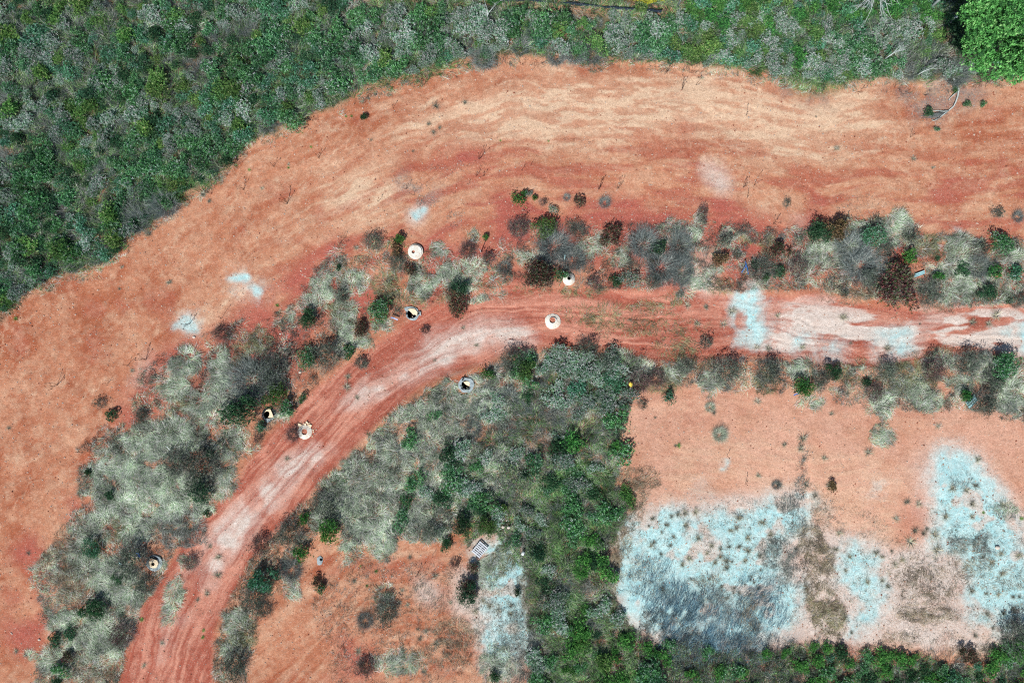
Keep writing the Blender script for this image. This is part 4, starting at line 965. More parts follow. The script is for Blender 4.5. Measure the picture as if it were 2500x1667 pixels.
for px, py in poisson(inner, 21, 60000, tr_):
    if 870 < px < 1660 and py < 22+max(0, px-1100)*.05: continue            # bare strip behind the fence
    if px > 2300 and py < 150: continue                                       # under the tree
    n1 = float(fbm(np.array(px/95), np.array(py/95), 501, 3)); n2 = float(fbm(np.array(px/70), np.array(py/70), 502, 3)); u = tr_.random()
    if px > 1650:
        if 1640 < px < 2000 and py < 150 and u < .7: kd = 'ygreen' if u < .22 else ('bright' if u < .4 else 'silver')
        elif py < 45: kd = 'bright' if u < .6 else 'teal'
        else: kd = 'silver' if u < .52+(n1-.5) else ('green' if u < .68 else ('smoky' if u < .84 else ('teal' if u < .92 else 'ygreen')))
        where, grp = "in the pale upper right thicket", "in the upper right thicket"
    elif px > 820 and py < 300:
        kd = 'silver' if u < .30+(n1-.5)*1.5 else ('green' if u < .74 else ('smoky' if u < .86 else ('teal' if u < .94 else 'ygreen')))
        where, grp = "in the top thicket", "in the top thicket"
    else:
        sm = .16+.6*max(0, n2-.5)*2
        if u < sm: kd = 'smoky'
        elif n1+(u-.5)*.8 > .66: kd = 'silver' if tr_.random() < .6 else 'teal'
        else: kd = 'ygreen' if (tr_.random() < .14 or (px+py < 420 and tr_.random() < .3)) else ('dgreen' if tr_.random() < .32 else 'green')
        where, grp = "in the upper left thicket", "in the upper left thicket"
    rad = (13+15*tr_.random()**1.3)*(1.1 if kd in ('green','ygreen') else .95)
    if kd == 'smoky': rad *= 1.25
    place_shrub(px, py, rad, kd, where, grp)
for px, py in poisson(CENTRAL, 27, 9000, tr_):
    u = tr_.random(); rightness = (px-900)/600+(py-1000)/900
    if py < 1010 and px > 1340 and px < 1540: kd = 'silver' if u < .9 else 'teal'; rad = 18+10*tr_.random()
    elif rightness < .45: 
        if u > .30: continue
        kd = 'dark' if u < .10 else ('smoky' if u < .2 else ('pale' if u < .26 else 'green')); rad = 13+12*tr_.random()
    else:
        if u > .66: continue
        kd = 'dgreen' if u < .06 else ('dark' if u < .16 else ('smoky' if u < .30 else ('green' if u < .46 else ('silver' if u < .74 else ('teal' if u < .8 else 'bright'))))); rad = 15+17*tr_.random()
    if px > 1380 and py > 1080 and kd in ('silver','smoky','dark') and tr_.random() < .7: kd = 'bright' if tr_.random() < .6 else 'ygreen'
    if (px-1171)**2+(py-1340)**2 < 45**2: continue
    place_shrub(px, py, rad, kd, "in the central thicket", "in the central thicket")
for px, py in poisson(BOTTOM, 26, 5000, tr_):
    u = tr_.random(); kd = 'bright' if u < .28 else ('green' if u < .6 else ('dgreen' if u < .78 else ('teal' if u < .86 else 'smoky')))
    if px < 2000 and u > .35: kd = 'dark' if u > .5 else 'smoky'
    place_shrub(px, py, 13+12*tr_.random(), kd, "in the green strip along the bottom edge", "in the bottom strip")
for poly, thr, wh in ((BAND4, .35, "in the upper band of bushes above the track"), (BAND5, .38, "in the right part of the band above the track"), (BAND6, .4, "in the band below the right part of the track"),
                      (BAND3, .3, "in the band left of the broken manhole"), (BAND2, .25, "in the pale grass left of the lower track")):
    for px, py in poisson(poly, 38, 1500, tr_):
        u = tr_.random()
        if u > thr: continue
        x_, y_ = W(px, py)
        if on_track(np.array([[x_, y_]]))[0]: continue
        v_ = tr_.random(); kd = 'dark' if v_ < .45 else ('smoky' if v_ < .8 else 'dgreen')
        place_shrub(px, py, 9+11*tr_.random(), kd, wh, wh.replace('in the', 'of the', 1))
# the remaining shrubs beyond the countable ones
V_, F_, C_, b_ = [], [], [], 0
for px, py, rad, kd in rest:
    me = random.choice(templates(kd))['whole']; n = len(me.vertices); co = np.empty(n*3, np.float32); me.vertices.foreach_get("co", co)
    fl = np.empty(len(me.polygons)*4, np.int32); me.loops.foreach_get("vertex_index", fl); cl = np.empty(n*4, np.float32); me.color_attributes["tint"].data.foreach_get("color", cl)
    x_, y_, z_ = at(px, py, .3); rm = rad*S; a_ = random.random()*6.28; co = co.reshape(-1, 3)*rm; ca, sa = math.cos(a_), math.sin(a_)
    V_.append(np.c_[co[:, 0]*ca-co[:, 1]*sa+x_, co[:, 0]*sa+co[:, 1]*ca+y_, co[:, 2]+z_-.02]); F_.append(fl.reshape(-1, 4)+b_); C_.append(cl.reshape(-1, 4)[:, :3]); b_ += n
if rest:
    tag(link(mk_mesh("thicket_undergrowth", np.concatenate(V_), np.concatenate(F_), M_leaf, np.concatenate(C_)), "thicket_undergrowth"), "low mixed undergrowth of the dense thickets", "undergrowth", kind='stuff')
print("shrubs", cnt, len(rest))

# ------------------------------------------------------------------ manholes
def annulus(R, hr, off, h0, h1, rough, seed, n=48, sq=0, wall=-.06, seg=4, outline=None):
    """collar from an irregular outline up to the rim of a round opening, with outer and inner walls"""
    r = np.random.default_rng(seed); th = np.linspace(0, 2*PI, n, endpoint=False)
    ir = 1+rough*(np.interp(th, np.linspace(0, 2*PI, 17), np.r_[(q := r.normal(size=16)), q[0]])*.6+r.normal(size=n)*.25)
    if outline is not None:
        oa = np.array([math.atan2(y_, x_) % (2*PI) for x_, y_ in outline]); orr = np.array([math.hypot(*p) for p in outline]); s_ = np.argsort(oa)
        base = np.interp(th, np.r_[oa[s_][-1]-2*PI, oa[s_], oa[s_][0]+2*PI], np.r_[orr[s_][-1], orr[s_], orr[s_][0]])
    else: base = np.full(n, R)
    O = np.c_[np.cos(th)*base*ir, np.sin(th)*base*ir]; I = np.c_[np.cos(th)*hr+off[0], np.sin(th)*hr+off[1]]
    rings = [np.c_[O, np.full(n, wall)], np.c_[O, np.full(n, h0)]]
    for k_ in range(1, seg+1):
        t = k_/seg; p = O*(1-t)+I*t; rings.append(np.c_[p, h0+(h1-h0)*t+r.normal(size=n)*.006])
    rings.append(np.c_[I, np.full(n, wall-.05)])
    V = np.concatenate(rings); F = []
    for k_ in range(len(rings)-1):
        for j in range(n): F.append((k_*n+j, k_*n+(j+1) % n, (k_+1)*n+(j+1) % n, (k_+1)*n+j))
    return V, F
def disc(hr, off, z, n=24, amp=.02, seed=1):
    r = np.random.default_rng(seed); V = [(off[0], off[1], z+amp)]+[(off[0]+math.cos(a)*hr, off[1]+math.sin(a)*hr, z) for a in np.linspace(0, 2*PI, n, endpoint=False)]
    V2 = [(off[0]+math.cos(a)*hr*.5, off[1]+math.sin(a)*hr*.5, z+r.normal()*amp) for a in np.linspace(0, 2*PI, n, endpoint=False)]
    V = V[:1]+V2+V[1:]; F = [(0, 1+i, 1+(i+1) % n) for i in range(n)]+[(1+i, 1+n+i, 1+n+(i+1) % n, 1+(i+1) % n) for i in range(n)]
    return V, F
def liner(pts_in, pts_out, z0, z1, seed, nm, mat, parent):
    """crumpled sheet between two lines of points"""
    r = np.random.default_rng(seed); m = MB(); n = len(pts_in); K = 4; V = []
    for i in range(n):
        for k_ in range(K+1):
            t = k_/K; V.append((pts_in[i][0]*(1-t)+pts_out[i][0]*t+r.normal()*.012, pts_in[i][1]*(1-t)+pts_out[i][1]*t+r.normal()*.012, z0*(1-t)+z1*t+r.normal()*.03))
    F = [(i*(K+1)+k_, i*(K+1)+k_+1, (i+1)*(K+1)+k_+1, (i+1)*(K+1)+k_) for i in range(n-1) for k_ in range(K)]
    m.add(V, F); return link(m.mesh(nm, mat, False), nm, parent)
def arc(cx, cy, R, a0, a1, n, jit=0, seed=0):
    r = np.random.default_rng(seed)
    return [(cx+math.cos(a)*R*(1+jit*r.normal()), cy+math.sin(a)*R*(1+jit*r.normal())) for a in np.linspace(math.radians(a0), math.radians(a1), n)]
def man(px, py, label, z=.2):
    x, y, g = at(px, py, z); t = bpy.data.objects.new("manhole", None); C.objects.link(t); t.location = (x, y, g)
    tag(t, label, "manhole"); return t
def shaft(t, hr, off, deep, mat=None, top=.02):
    m = MB(); n = 20
    V = [(off[0]+math.cos(a)*hr, off[1]+math.sin(a)*hr, z) for z in (top, -deep) for a in np.linspace(0, 2*PI, n, endpoint=False)]
    m.add(V, [(j, n+j, n+(j+1) % n, (j+1) % n) for j in range(n)]+[tuple(range(n, 2*n))])
    link(m.mesh("shaft", mat or M_hole, True), "shaft", t); HOLES.append((t.location.x+off[0], t.location.y+off[1], hr+.03))
def collar(t, *a, mat=None, name="collar", **k_):
    V, F = annulus(*a, **k_); return link(MB().add(V, F).mesh(name, mat or M_conc), name, t)
def fillsoil(t, hr, off, z, seed=3):
    V, F = disc(hr, off, z, seed=seed); link(MB().add(V, F).mesh("soil_fill", M_dirt, True), "soil_fill", t)

# flat white slab on a wider ring
t = man(1014, 614, "flat white round manhole slab with a small off-centre hole, highest of all the manholes", .3)
collar(t, .63, .50, (.02, .02), .20, .22, .006, 1, name="ring")
V, F = annulus(.53, .135, (-.17, -.03), .30, .31, .004, 2, wall=.16); link(MB().add(V, F).mesh("slab", M_conc), "slab", t)
fillsoil(t, .15, (-.17, -.03), .15)
# white cone
t = man(1389, 681, "small white cone-shaped manhole with its opening half dark, above the track", .3)
ck = collar(t, .52, .15, (0, .04), .12, .42, .03, 4, seg=6); shaft(t, .145, (0, .04), 1.2, M_hole, .3)
V, F = annulus(.19, .15, (0, .04), .43, .45, .01, 5, wall=.36); link(MB().add(V, F).mesh("rim", M_conc), "rim", ck)
# white ragged collar in the middle of the track
t = man(1350, 784, "ragged white manhole with a soil-filled ring in the track", .15)
ck = collar(t, .66, .26, (-.04, .08), .05, .16, .07, 7)
V, F = annulus(.34, .25, (-.04, .08), .22, .24, .01, 8, wall=.1); link(MB().add(V, F).mesh("rim", M_conc), "rim", ck); fillsoil(t, .26, (-.04, .08), .10)
# white collar with rubble on the lower track
t = man(743, 1055, "white manhole with mortar rubble at its top, on the left part of the track", .15)
collar(t, .60, .25, (.0, .03), .06, .17, .03, 11); fillsoil(t, .26, (0, .03), .06, 9)
m = MB(); r_ = random.Random(4)
for i in range(26):
    a = math.radians(40+r_.random()*95); q = .62+r_.random()*.25; s_ = .04+.09*r_.random()
    m.box((math.cos(a)*q, math.sin(a)*q, .05+.03*r_.random()), (s_*1.6, s_, .05), r_.random()*3, (r_.random()-.5)*.5)
for i in range(7):
    a = math.radians(-35+r_.random()*50); q = .6+r_.random()*.15; m.box((math.cos(a)*q, math.sin(a)*q, .04), (.09, .06, .05), r_.random()*3, .2)
link(m.mesh("mortar_rubble", M_sand), "mortar_rubble", t)
# broken one above the track
t = man(1007, 765, "broken manhole with black lining and cream crust, at the track's upper edge", .15)
V, F = annulus(.6, .40, (-.06, -.02), .10, .13, .04, 13, outline=[(-.72,.42),(-.3,.55),(.1,.5),(.42,.32),(.55,.0),(.42,-.35),(.15,-.58),(-.3,-.5),(-.55,-.2),(-.55,.15)])
link(MB().add(V, F).mesh("collar", M_conc2), "collar", t); shaft(t, .41, (-.06, -.02), 1.0, M_black, .06)
link(MB().add([(-.40,.34,.19),(-.1,.42,.20),(.2,.36,.2),(.42,.1,.19),(.36,-.22,.17),(.2,-.1,.18),(.05,-.12,.18),(-.1,.06,.18),(-.25,.2,.19)]+
     [(-.40,.34,.12),(-.1,.42,.12),(.2,.36,.12),(.42,.1,.12),(.36,-.22,.1),(.2,-.1,.1),(.05,-.12,.1),(-.1,.06,.1),(-.25,.2,.1)],
     [(0,8,7,1),(1,7,6,2),(2,6,5,3),(3,5,4),]+[(i, (i+1) % 9, (i+1) % 9+9, i+9) for i in range(9)]).mesh("cream_crust", M_sand), "cream_crust", t)
liner(arc(-.06,-.02,.40,150,250,9), arc(-.06,-.02,.52,150,250,9,.04,2), .14, .10, 3, "plastic_liner", M_black, t)
liner([(.42,.12),(.5,.1),(.56,.16),(.62,.2)], [(.3,-.3),(.42,-.2),(.5,-.14),(.66,-.02)], .2, .12, 5, "plastic_flap", M_black, t)
link(MB().add([(.56,-.14,.12),(.7,-.2,.12),(.68,.1,.2),(.62,.16,.2),(.54,-.02,.14)], [(0,1,2,3,4)]).add([(.56,-.14,.02),(.7,-.2,.02),(.68,.1,.05),(.62,.16,.05),(.54,-.02,.04)],[(4,3,2,1,0)]).mesh("concrete_fragment", M_conc2), "concrete_fragment", t)
# grey octagonal one in the thicket edge
t = man(1137, 939, "grey octagonal broken manhole with an orange inside, at the edge of the central thicket", .2)
V, F = annulus(.6, .36, (.0, .0), .20, .22, .05, 17, n=32, outline=[(-.62,-.1),(-.5,.4),(-.15,.62),(.15,.58),(.55,.4),(.66,.1),(.62,-.35),(.35,-.6),(-.1,-.68),(-.5,-.45)])
link(MB().add(V, F).mesh("collar", M_conc2), "collar", t); shaft(t, .37, (0, 0), 1.0, M_black, .1)
link(MB().add([(-.2,.22,.14),(.1,.3,.15),(.32,.2,.15),(.32,-.14,.13),(.1,-.06,.10),(-.06,.06,.10)]+[(-.2,.22,.04),(.1,.3,.04),(.32,.2,.04),(.32,-.14,.02),(.1,-.06,.02),(-.06,.06,.02)],
     [(0,5,4,3,2,1)[::-1]]+[(i, (i+1) % 6, (i+1) % 6+6, i+6) for i in range(6)]).mesh("mortar_lump", M_sand), "mortar_lump", t)
liner(arc(0,0,.36,185,330,10), arc(0,0,.46,185,330,10,.05,6), .235, .25, 7, "plastic_liner", M_black, t)
link(MB().tube([(-.28,.36,.24),(-.12,.66,.28),(-.08,.82,.1)], [.07,.05,.01], 6).mesh("plastic_strip", M_black), "plastic_strip", t)
# cream slab over a dark opening
t = man(655, 1011, "manhole with a cream triangular slab over a round black opening, left of the track", .2)
collar(t, .60, .34, (-.05, -.02), .05, .09, .07, 21, mat=M_black, name="plastic_liner"); shaft(t, .34, (-.05, -.02), 1.0, M_black, .05)
out = [(-.28,.18),(-.12,.40),(.06,.44),(.2,.42),(.34,.1),(.46,-.2),(.34,-.27),(.16,-.29),(.0,-.27)]
inn = [(-.28,.17),(-.18,.24),(-.05,.26),(.06,.22),(.12,.12),(.12,.0),(.09,-.1),(.05,-.18),(.0,-.26)]
V = [(x_, y_, .24) for x_, y_ in out]+[(x_, y_, .24) for x_, y_ in inn]+[(x_, y_, .14) for x_, y_ in out]+[(x_, y_, .14) for x_, y_ in inn]
F = [(i+1, i, 9+i, 10+i) for i in range(8)]+[(i, i+1, 19+i, 18+i) for i in range(8)]+[(10+i, 9+i, 27+i, 28+i) for i in range(8)]
link(MB().add(V, F).mesh("slab", M_sand), "slab", t)
liner([(-.35,-.38),(-.1,-.40),(.2,-.36),(.42,-.32)], [(-.2,-.75),(-.05,-.72),(.2,-.55),(.35,-.45)], .12, .05, 23, "pale_sheet", M_conc2, t)
# ring with blue-grey lining at the lower left
t = man(374, 1376, "manhole with a round black hole and a blue-grey crescent collar, at the lower left", .25)
collar(t, .66, .40, (-.08, .03), .10, .14, .04, 25, mat=M_conc2)
collar(t, .38, .155, (-.02, -.02), .26, .32, .07, 27, mat=M_sand, name="inner_ring", wall=.05); shaft(t, .155, (-.02, -.02), 1.1, M_hole, .2)
liner(arc(-.08,.03,.40,40,150,9), arc(-.08,.03,.55,40,150,9,.05,8), .20, .16, 9, "plastic_liner", M_black, t)
# small broken pit on the clearing
t = man(781, 1369, "small broken pit with bluish concrete on the red clearing right of the lower track", .1)
V, F = annulus(.3, .12, (.08, .1), .06, .08, .12, 31, outline=[(-.18,.3),(.1,.38),(.2,.1),(.16,-.2),(0,-.38),(-.18,-.28),(-.24,.0)])
link(MB().add(V, F).mesh("collar", M_conc2), "collar", t); shaft(t, .14, (.08, .1), .6, M_black, .03)
# dark pit at the track edge
t = man(306, 1537, "small dark washed-out pit at the left edge of the lower track", .0); shaft(t, .30, (0, 0), .9, M_hole, -.05)
V, F = annulus(.42, .29, (0, 0), .03, .02, .12, 37); link(MB().add(V, F).mesh("soil_lip", M_dirt), "soil_lip", t)

# ------------------------------------------------------------------ pallet
x, y, g = at(1171.5, 1340, .15); t = bpy.data.objects.new("pallet", None); C.objects.link(t); t.location = (x, y, g+.10); t.rotation_euler = (0, .03, -math.atan2(16, 19))
m = MB()
for i in range(7):
    q = -.50+i*1.0/6; m.box((0, q, .13), (.92, .088 if i not in (0, 6) else .12, .024), (random.random()-.5)*.02)
link(m.mesh("deck_boards", M_wood), "deck_boards", t)
for sx in (-.39, 0, .39): link(MB().box((sx, 0, .07), (.07, 1.08, .095)).mesh("stringer", M_wood), "stringer", t)
m = MB()
for q in (-.44, 0, .44): m.box((0, q, .01), (.86, .1, .02))
link(m.mesh("base_boards", M_wood), "base_boards", t); tag(t, "weathered white wooden pallet lying on the lower clearing", "pallet")

# ------------------------------------------------------------------ pipes and litter
def pipe(px, py, dx, dy, rise, rad, mat, name, label, cat, z0=.05, col=True):
    """open pipe whose foot stands at the pixel and whose top is (dx, dy) metres away and rise metres up"""
    x, y, g = at(px, py, .1); t = bpy.data.objects.new(name, None); C.objects.link(t); t.location = (x, y, g+z0)
    m = MB(); m.tube([(0,0,0),(dx,dy,rise)], rad, 10, False); m.tube([(0,0,0),(dx,dy,rise)], rad*.78, 10, False); link(m.mesh("pipe", mat, True), "pipe", t)
    L = math.sqrt(dx*dx+dy*dy+rise*rise); u = np.array([dx, dy, rise])/L; e_ = np.array([dx, dy, rise])
    m = MB(); m.tube([tuple(e_-u*.09), tuple(e_+u*.004)], rad*1.22, 10, False); m.tube([tuple(e_-u*.09), tuple(e_+u*.004)], rad*.8, 10, False); link(m.mesh("socket", mat, True), "socket", t)
    tag(t, label, cat); return t
pipe(1174, 616, -.02, .06, 1.5, .035, M_white, "marker_post", "thin upright white post with a long shadow on red earth", "post", -.05)
pipe(1378, 634, .03, .38, .18, .05, M_aqua, "pipe_stub", "short aqua pipe stub lying inside the grey leafless bush", "pipe", .22)
pipe(611, 974, -.2, .3, .16, .035, M_aqua, "pipe_stub", "short white hooked pipe in the blue-grey bush above the cream slab manhole", "pipe", .42)
pipe(420, 1096, -.22, .32, .1, .03, M_white, "pipe_stub", "thin white stick lying in the pale grass left of the track", "stick", .42)
pipe(1946, 958, .22, .42, .3, .055, M_aqua, "pipe_stub", "white pipe leaning out of the bright green leafy bush", "pipe", .2)
pipe(1683, 577, .12, .26, .12, .02, M_white, "pipe_stub", "thin white stick in the sage tufts of the upper band", "stick", .3)
pipe(1112, 8, .32, .30, .35, .03, M_white, "fence_stake", "loose white stake leaning before the left part of the black fence", "stake", .1)
def channel(px, py, ang, L, w, name, label, n=2, mat=None):
    x, y, g = at(px, py, .2); t = bpy.data.objects.new(name, None); C.objects.link(t); t.location = (x, y, g+.12); t.rotation_euler = (0, .04, ang)
    for i in range(n):
        o = (i-(n-1)/2)*w*1.25; m = MB(); th_ = .012
        m.box((i*.06, o, .0), (L, w, th_)); m.box((i*.06, o-w/2, .03), (L, th_, .07)); m.box((i*.06, o+w/2, .03), (L, th_, .07))
        link(m.mesh("gutter", mat or M_aqua), "gutter", t)
    tag(t, label, "gutter")
channel(2244, 669, .35, .92, .12, "gutter_pieces", "pair of aqua plastic gutter pieces lying in the upper band at the right")
channel(2374, 981, .78, 1.02, .16, "gutter_pieces", "bundle of white-aqua gutter pieces lying below the track near the right edge", 3)
def strip(pts, w, mat, name, label, cat, z=.1):
    x, y, g = at(*pts[0], .1); t = bpy.data.objects.new(name, None)
    P = [((a-pts[0][0])*S, -(b-pts[0][1])*S) for a, b in pts]; r = random.Random(len(label)); V = []
    for i, p in enumerate(P):
        q = P[min(i+1, len(P)-1)]; o = P[max(i-1, 0)]; d = (q[0]-o[0], q[1]-o[1]); L = math.hypot(*d) or 1; nx, ny = -d[1]/L*w/2, d[0]/L*w/2
        k_ = .6+.5*r.random(); zz = z+r.random()*.08
        V += [(p[0]+nx*k_, p[1]+ny*k_, zz+.03), (p[0]-nx*k_, p[1]-ny*k_, zz), (p[0]-nx*k_*.9, p[1]-ny*k_*.9, zz-.02), (p[0]+nx*k_*.9, p[1]+ny*k_*.9, zz)]
    F = []
    for i in range(len(P)-1):
        for j in range(4): F.append((i*4+j, i*4+(j+1) % 4, i*4+4+(j+1) % 4, i*4+4+j))
    o = link(MB().add(V, F).mesh(name, mat), name); o.location = (x, y, g); tag(o, label, cat); return o
strip([(1808,666),(1812,660),(1816,653),(1819,646),(1816,639)], .09, M_blue, "plastic_strip", "longer blue plastic strip of the crossed pair beside the tangled bush", "plastic litter", .3)
strip([(1825,670),(1824,662),(1822,654),(1820,648)], .1, M_blue, "plastic_strip", "shorter blue plastic strip of the crossed pair beside the tangled bush", "plastic litter", .26)
strip([(1935,964),(1941,961),(1948,959)], .1, M_blue, "plastic_strip", "blue plastic strip at the foot of the leaning white pipe", "plastic litter", .2)
strip([(343,1344),(346,1350),(350,1356)], .2, M_blue, "plastic_strip", "blue plastic sheet piece in the dark bush above the round black hole", "plastic litter", .55)
strip([(955,775),(963,777),(972,781)], .12, M_blue, "plastic_strip", "faded blue plastic scrap left of the broken manhole", "plastic litter", .3)
strip([(298,1366),(302,1369),(306,1372)], .07, M_aqua, "plastic_scrap", "upper white plastic scrap in the dark bush at the lower left", "plastic litter", .6)
strip([(300,1371),(303,1373)], .06, M_aqua, "plastic_scrap", "lower white plastic scrap in the dark bush at the lower left", "plastic litter", .6)
def lump(px, py, d, mat, name, label, cat, z=.1, seed=1, cap=None):
    x, y, g = at(px, py, z); r = np.random.default_rng(seed); n, k_ = 14, 8; V = []
    for i in range(k_+1):
        ph = PI*i/k_
        for j in range(n):
            a = 2*PI*j/n; q = 1+.10*r.normal(); V.append((math.sin(ph)*math.cos(a)*d[0]/2*q, math.sin(ph)*math.sin(a)*d[1]/2*q, math.cos(ph)*d[2]/2))
    F = [(i*n+j, (i+1)*n+j, (i+1)*n+(j+1) % n, i*n+(j+1) % n) for i in range(k_) for j in range(n)]
    o = link(MB().add(V, F).mesh(name, mat, False), name); o.location = (x, y, g+z); tag(o, label, cat); return o
lump(1540, 938, (.34,.42,.26), M_yellow, "plastic_bag", "bright yellow plastic bag at the right edge of the central thicket", "bag", .45, 3)
# white container: body, shoulder and cap
x, y, g = at(1277, 1349, .3); t = bpy.data.objects.new("plastic_container", None); C.objects.link(t); t.location = (x, y, g+.35); t.rotation_euler = (1.25, 0, -.5)
link(MB().tube([(0,0,-.16),(0,0,-.15),(0,0,.13),(0,0,.17)], [.10,.125,.125,.07], 14).mesh("body", M_white, True), "body", t)
link(MB().tube([(0,0,.17),(0,0,.21)], .045, 10).mesh("cap", M_white), "cap", t); tag(t, "white plastic container in the central thicket right of the pallet", "container")
for i, (px, py, s_, lab) in enumerate([(1228,1286,.22,"pale rock left of a pair in the dark bush above the white gravel"),(1242,1287,.24,"pale rock right of a pair in the dark bush above the white gravel"),
        (731,909,.2,"pale rock on red earth beside the big black bush"),(95,1561,.18,"small white rock on the lower left slope"),(683,815,.14,"tiny pale rock in the dark brush under the tall sage grass"),(2435,1336,.34,"pale rock on the cyan gravel"),
        (473,823,.22,"pale stone on the slope below the white gravel spot"),(1199,341,.12,"tiny pale stone on the upper slope")]):
    o = lump(px, py, (s_*1.2, s_, s_*.7), M_rock, "rock", lab, "rock", s_*.2+(.3 if i < 2 or i == 4 else 0), 40+i)

# ------------------------------------------------------------------ black silt fence
def fence():
    pts = [(1020,-2),(1039,1),(1112,7),(1182,7),(1228,10),(1290,9),(1348,12),(1366,13),(1385,16),(1416,19),(1470,23),(1494,27),(1555,31),(1623,38)]
    hs = [.75,.75,.7,.6,.5,.45,.15,.05,.42,.4,.22,.45,.42,.5]
    x, y, g = at(1320, 12); t = bpy.data.objects.new("silt_fence", None); C.objects.link(t); t.location = (x, y, g); V = []; r = random.Random(2); n = 0
    for i in range(len(pts)-1):
        for k_ in range(6):
            q = k_/6; a, b = pts[i], pts[i+1]; xx, yy = W(a[0]*(1-q)+b[0]*q, a[1]*(1-q)+b[1]*q); h = (hs[i]*(1-q)+hs[i+1]*q)*(1+.12*(r.random()-.5)); z = float(hz(xx, yy))-g
            w_ = .03*math.sin(n*.9)+.02*r.random(); V += [(xx-x, yy-y+w_, z-.05), (xx-x, yy-y+w_+.05*r.random(), z+h*.5), (xx-x, yy-y+w_*.4, z+h), (xx-x, yy-y+w_*.4+.012, z+h), (xx-x, yy-y+w_+.03, z-.05)]; n += 1
    F = [(i*5+j, i*5+5+j, i*5+6+j, i*5+1+j) for i in range(n-1) for j in range(4)]
    link(MB().add(V, F).mesh("fabric", M_fence), "fabric", t)
    for px, py in ((1045,2),(1112,7),(1185,7),(1240,10),(1300,9),(1385,16),(1440,21),(1494,27),(1555,31),(1600,35),(1622,38)):
        xx, yy = W(px, py-2); z = float(hz(xx, yy))-g; link(MB().box((xx-x, yy-y, z+.35), (.045, .045, .8)).mesh("post", M_bark), "post", t)
    tag(t, "low black silt fence running along the bare strip at the top", "fence")
fence()
# white pole behind the fence, dead trees along the top
x, y, g = at(1652, 21); o = bpy.data.objects.new("utility_pole", None); C.objects.link(o); o.location = (x, y, g)
link(MB().tube([(0,0,-.2),(0,.02,5.6)], [.085,.065], 10).mesh("pole", M_dead, True), "pole", o); link(MB().box((0,0,5.5),(1.1,.09,.1)).mesh("crossarm", M_bark), "crossarm", o)
tag(o, "pale utility pole standing at the right end of the black fence", "pole")
def branchy(px, py, base, spread, up, n, seed, label, name="dead_tree", cat="dead tree", rad=.09, mat=None, twigs=3, z=0, az=None, wid=1.6):
    x, y, g = at(px, py); t = bpy.data.objects.new(name, None); C.objects.link(t); t.location = (x, y, g+z); r = random.Random(seed)
    m = MB(); m.tube([(0,0,-.1),base], [rad, rad*.75], 8); tk = link(m.mesh("trunk", mat or M_dead, True), "trunk", t); m = MB()
    for i in range(n):
        a = (az if az is not None else 0)+(r.random()-.5)*wid*2 if az is not None else r.random()*6.28
        L = spread*(.5+.6*r.random()); p = np.array(base)*(.6+.4*r.random()); d = np.array([math.cos(a), math.sin(a), up*(.3+r.random())]); P = [p]
        for k_ in range(4): d = d+np.array([r.gauss(0, .22), r.gauss(0, .22), r.gauss(0, .12)]); P.append(P[-1]+d/np.linalg.norm(d)*L/4)
        m.tube(P, [rad*.42, rad*.33, rad*.24, rad*.16, rad*.06], 5)
        for j in range(twigs):
            q = P[1+r.randrange(3)]; d2 = d+np.array([r.gauss(0, .7), r.gauss(0, .7), r.gauss(0, .3)]); d2 /= np.linalg.norm(d2)
            m.tube([q, q+d2*L*.2, q+d2*L*.38+np.array([r.gauss(0,.06), r.gauss(0,.06), 0])], [rad*.18, rad*.12, rad*.04], 4)
    link(m.mesh("limbs", mat or M_dead, True), "limbs", tk); tag(t, label, cat); return t
branchy(2035, 8, (.1,.5,2.2), 2.0, .5, 8, 3, "bleached grey dead tree at the top edge in the vivid green creepers", rad=.16)
branchy(2112, 12, (0,.3,2.0), 2.6, .05, 16, 7, "white dead tree with drooping fine branches at the top edge, right of the grey one", az=-1.6, wid=1.1, rad=.09)
branchy(2268, 22, (.3,.6,4.6), .8, .5, 3, 9, "straight pale dead trunk left of the tree shadow at the top edge", rad=.13)
branchy(2310, 66, (.12,.3,1.1), .3, .6, 2, 10, "short white stump left of the big green tree", "tree_stump", "stump", rad=.11)
branchy(2150, 152, (.2,.1,.7), 1.9, .12, 6, 12, "bleached branch lying over the pale thicket left of the tree", "fallen_branch", "branch", rad=.05, z=.5, az=.6, wid=.5)
branchy(2230, 190, (.2,.1,.5), 1.4, .12, 5, 14, "bleached branch at the lower edge of the pale thicket", "fallen_branch", "branch", rad=.045, z=.4, az=.5, wid=.5)
branchy(1190, 55, (.1,.1,.6), 2.0, .3, 5, 15, "pale dead branches standing in the top thicket below the left fence end", "dead_shrub", "dead shrub", rad=.04, z=.4, az=1.2, wid=.7)
branchy(682, 910, (0,0,.3), 1.0, .3, 7, 16, "bleached white branches in the dark bush left of the track", "fallen_branch", "branch", rad=.04, z=.5)
branchy(1205, 686, (0,0,.2), .8, .3, 9, 17, "whitish dead branches around a green sprout above the track", "fallen_branch", "branch", rad=.03, z=.15)
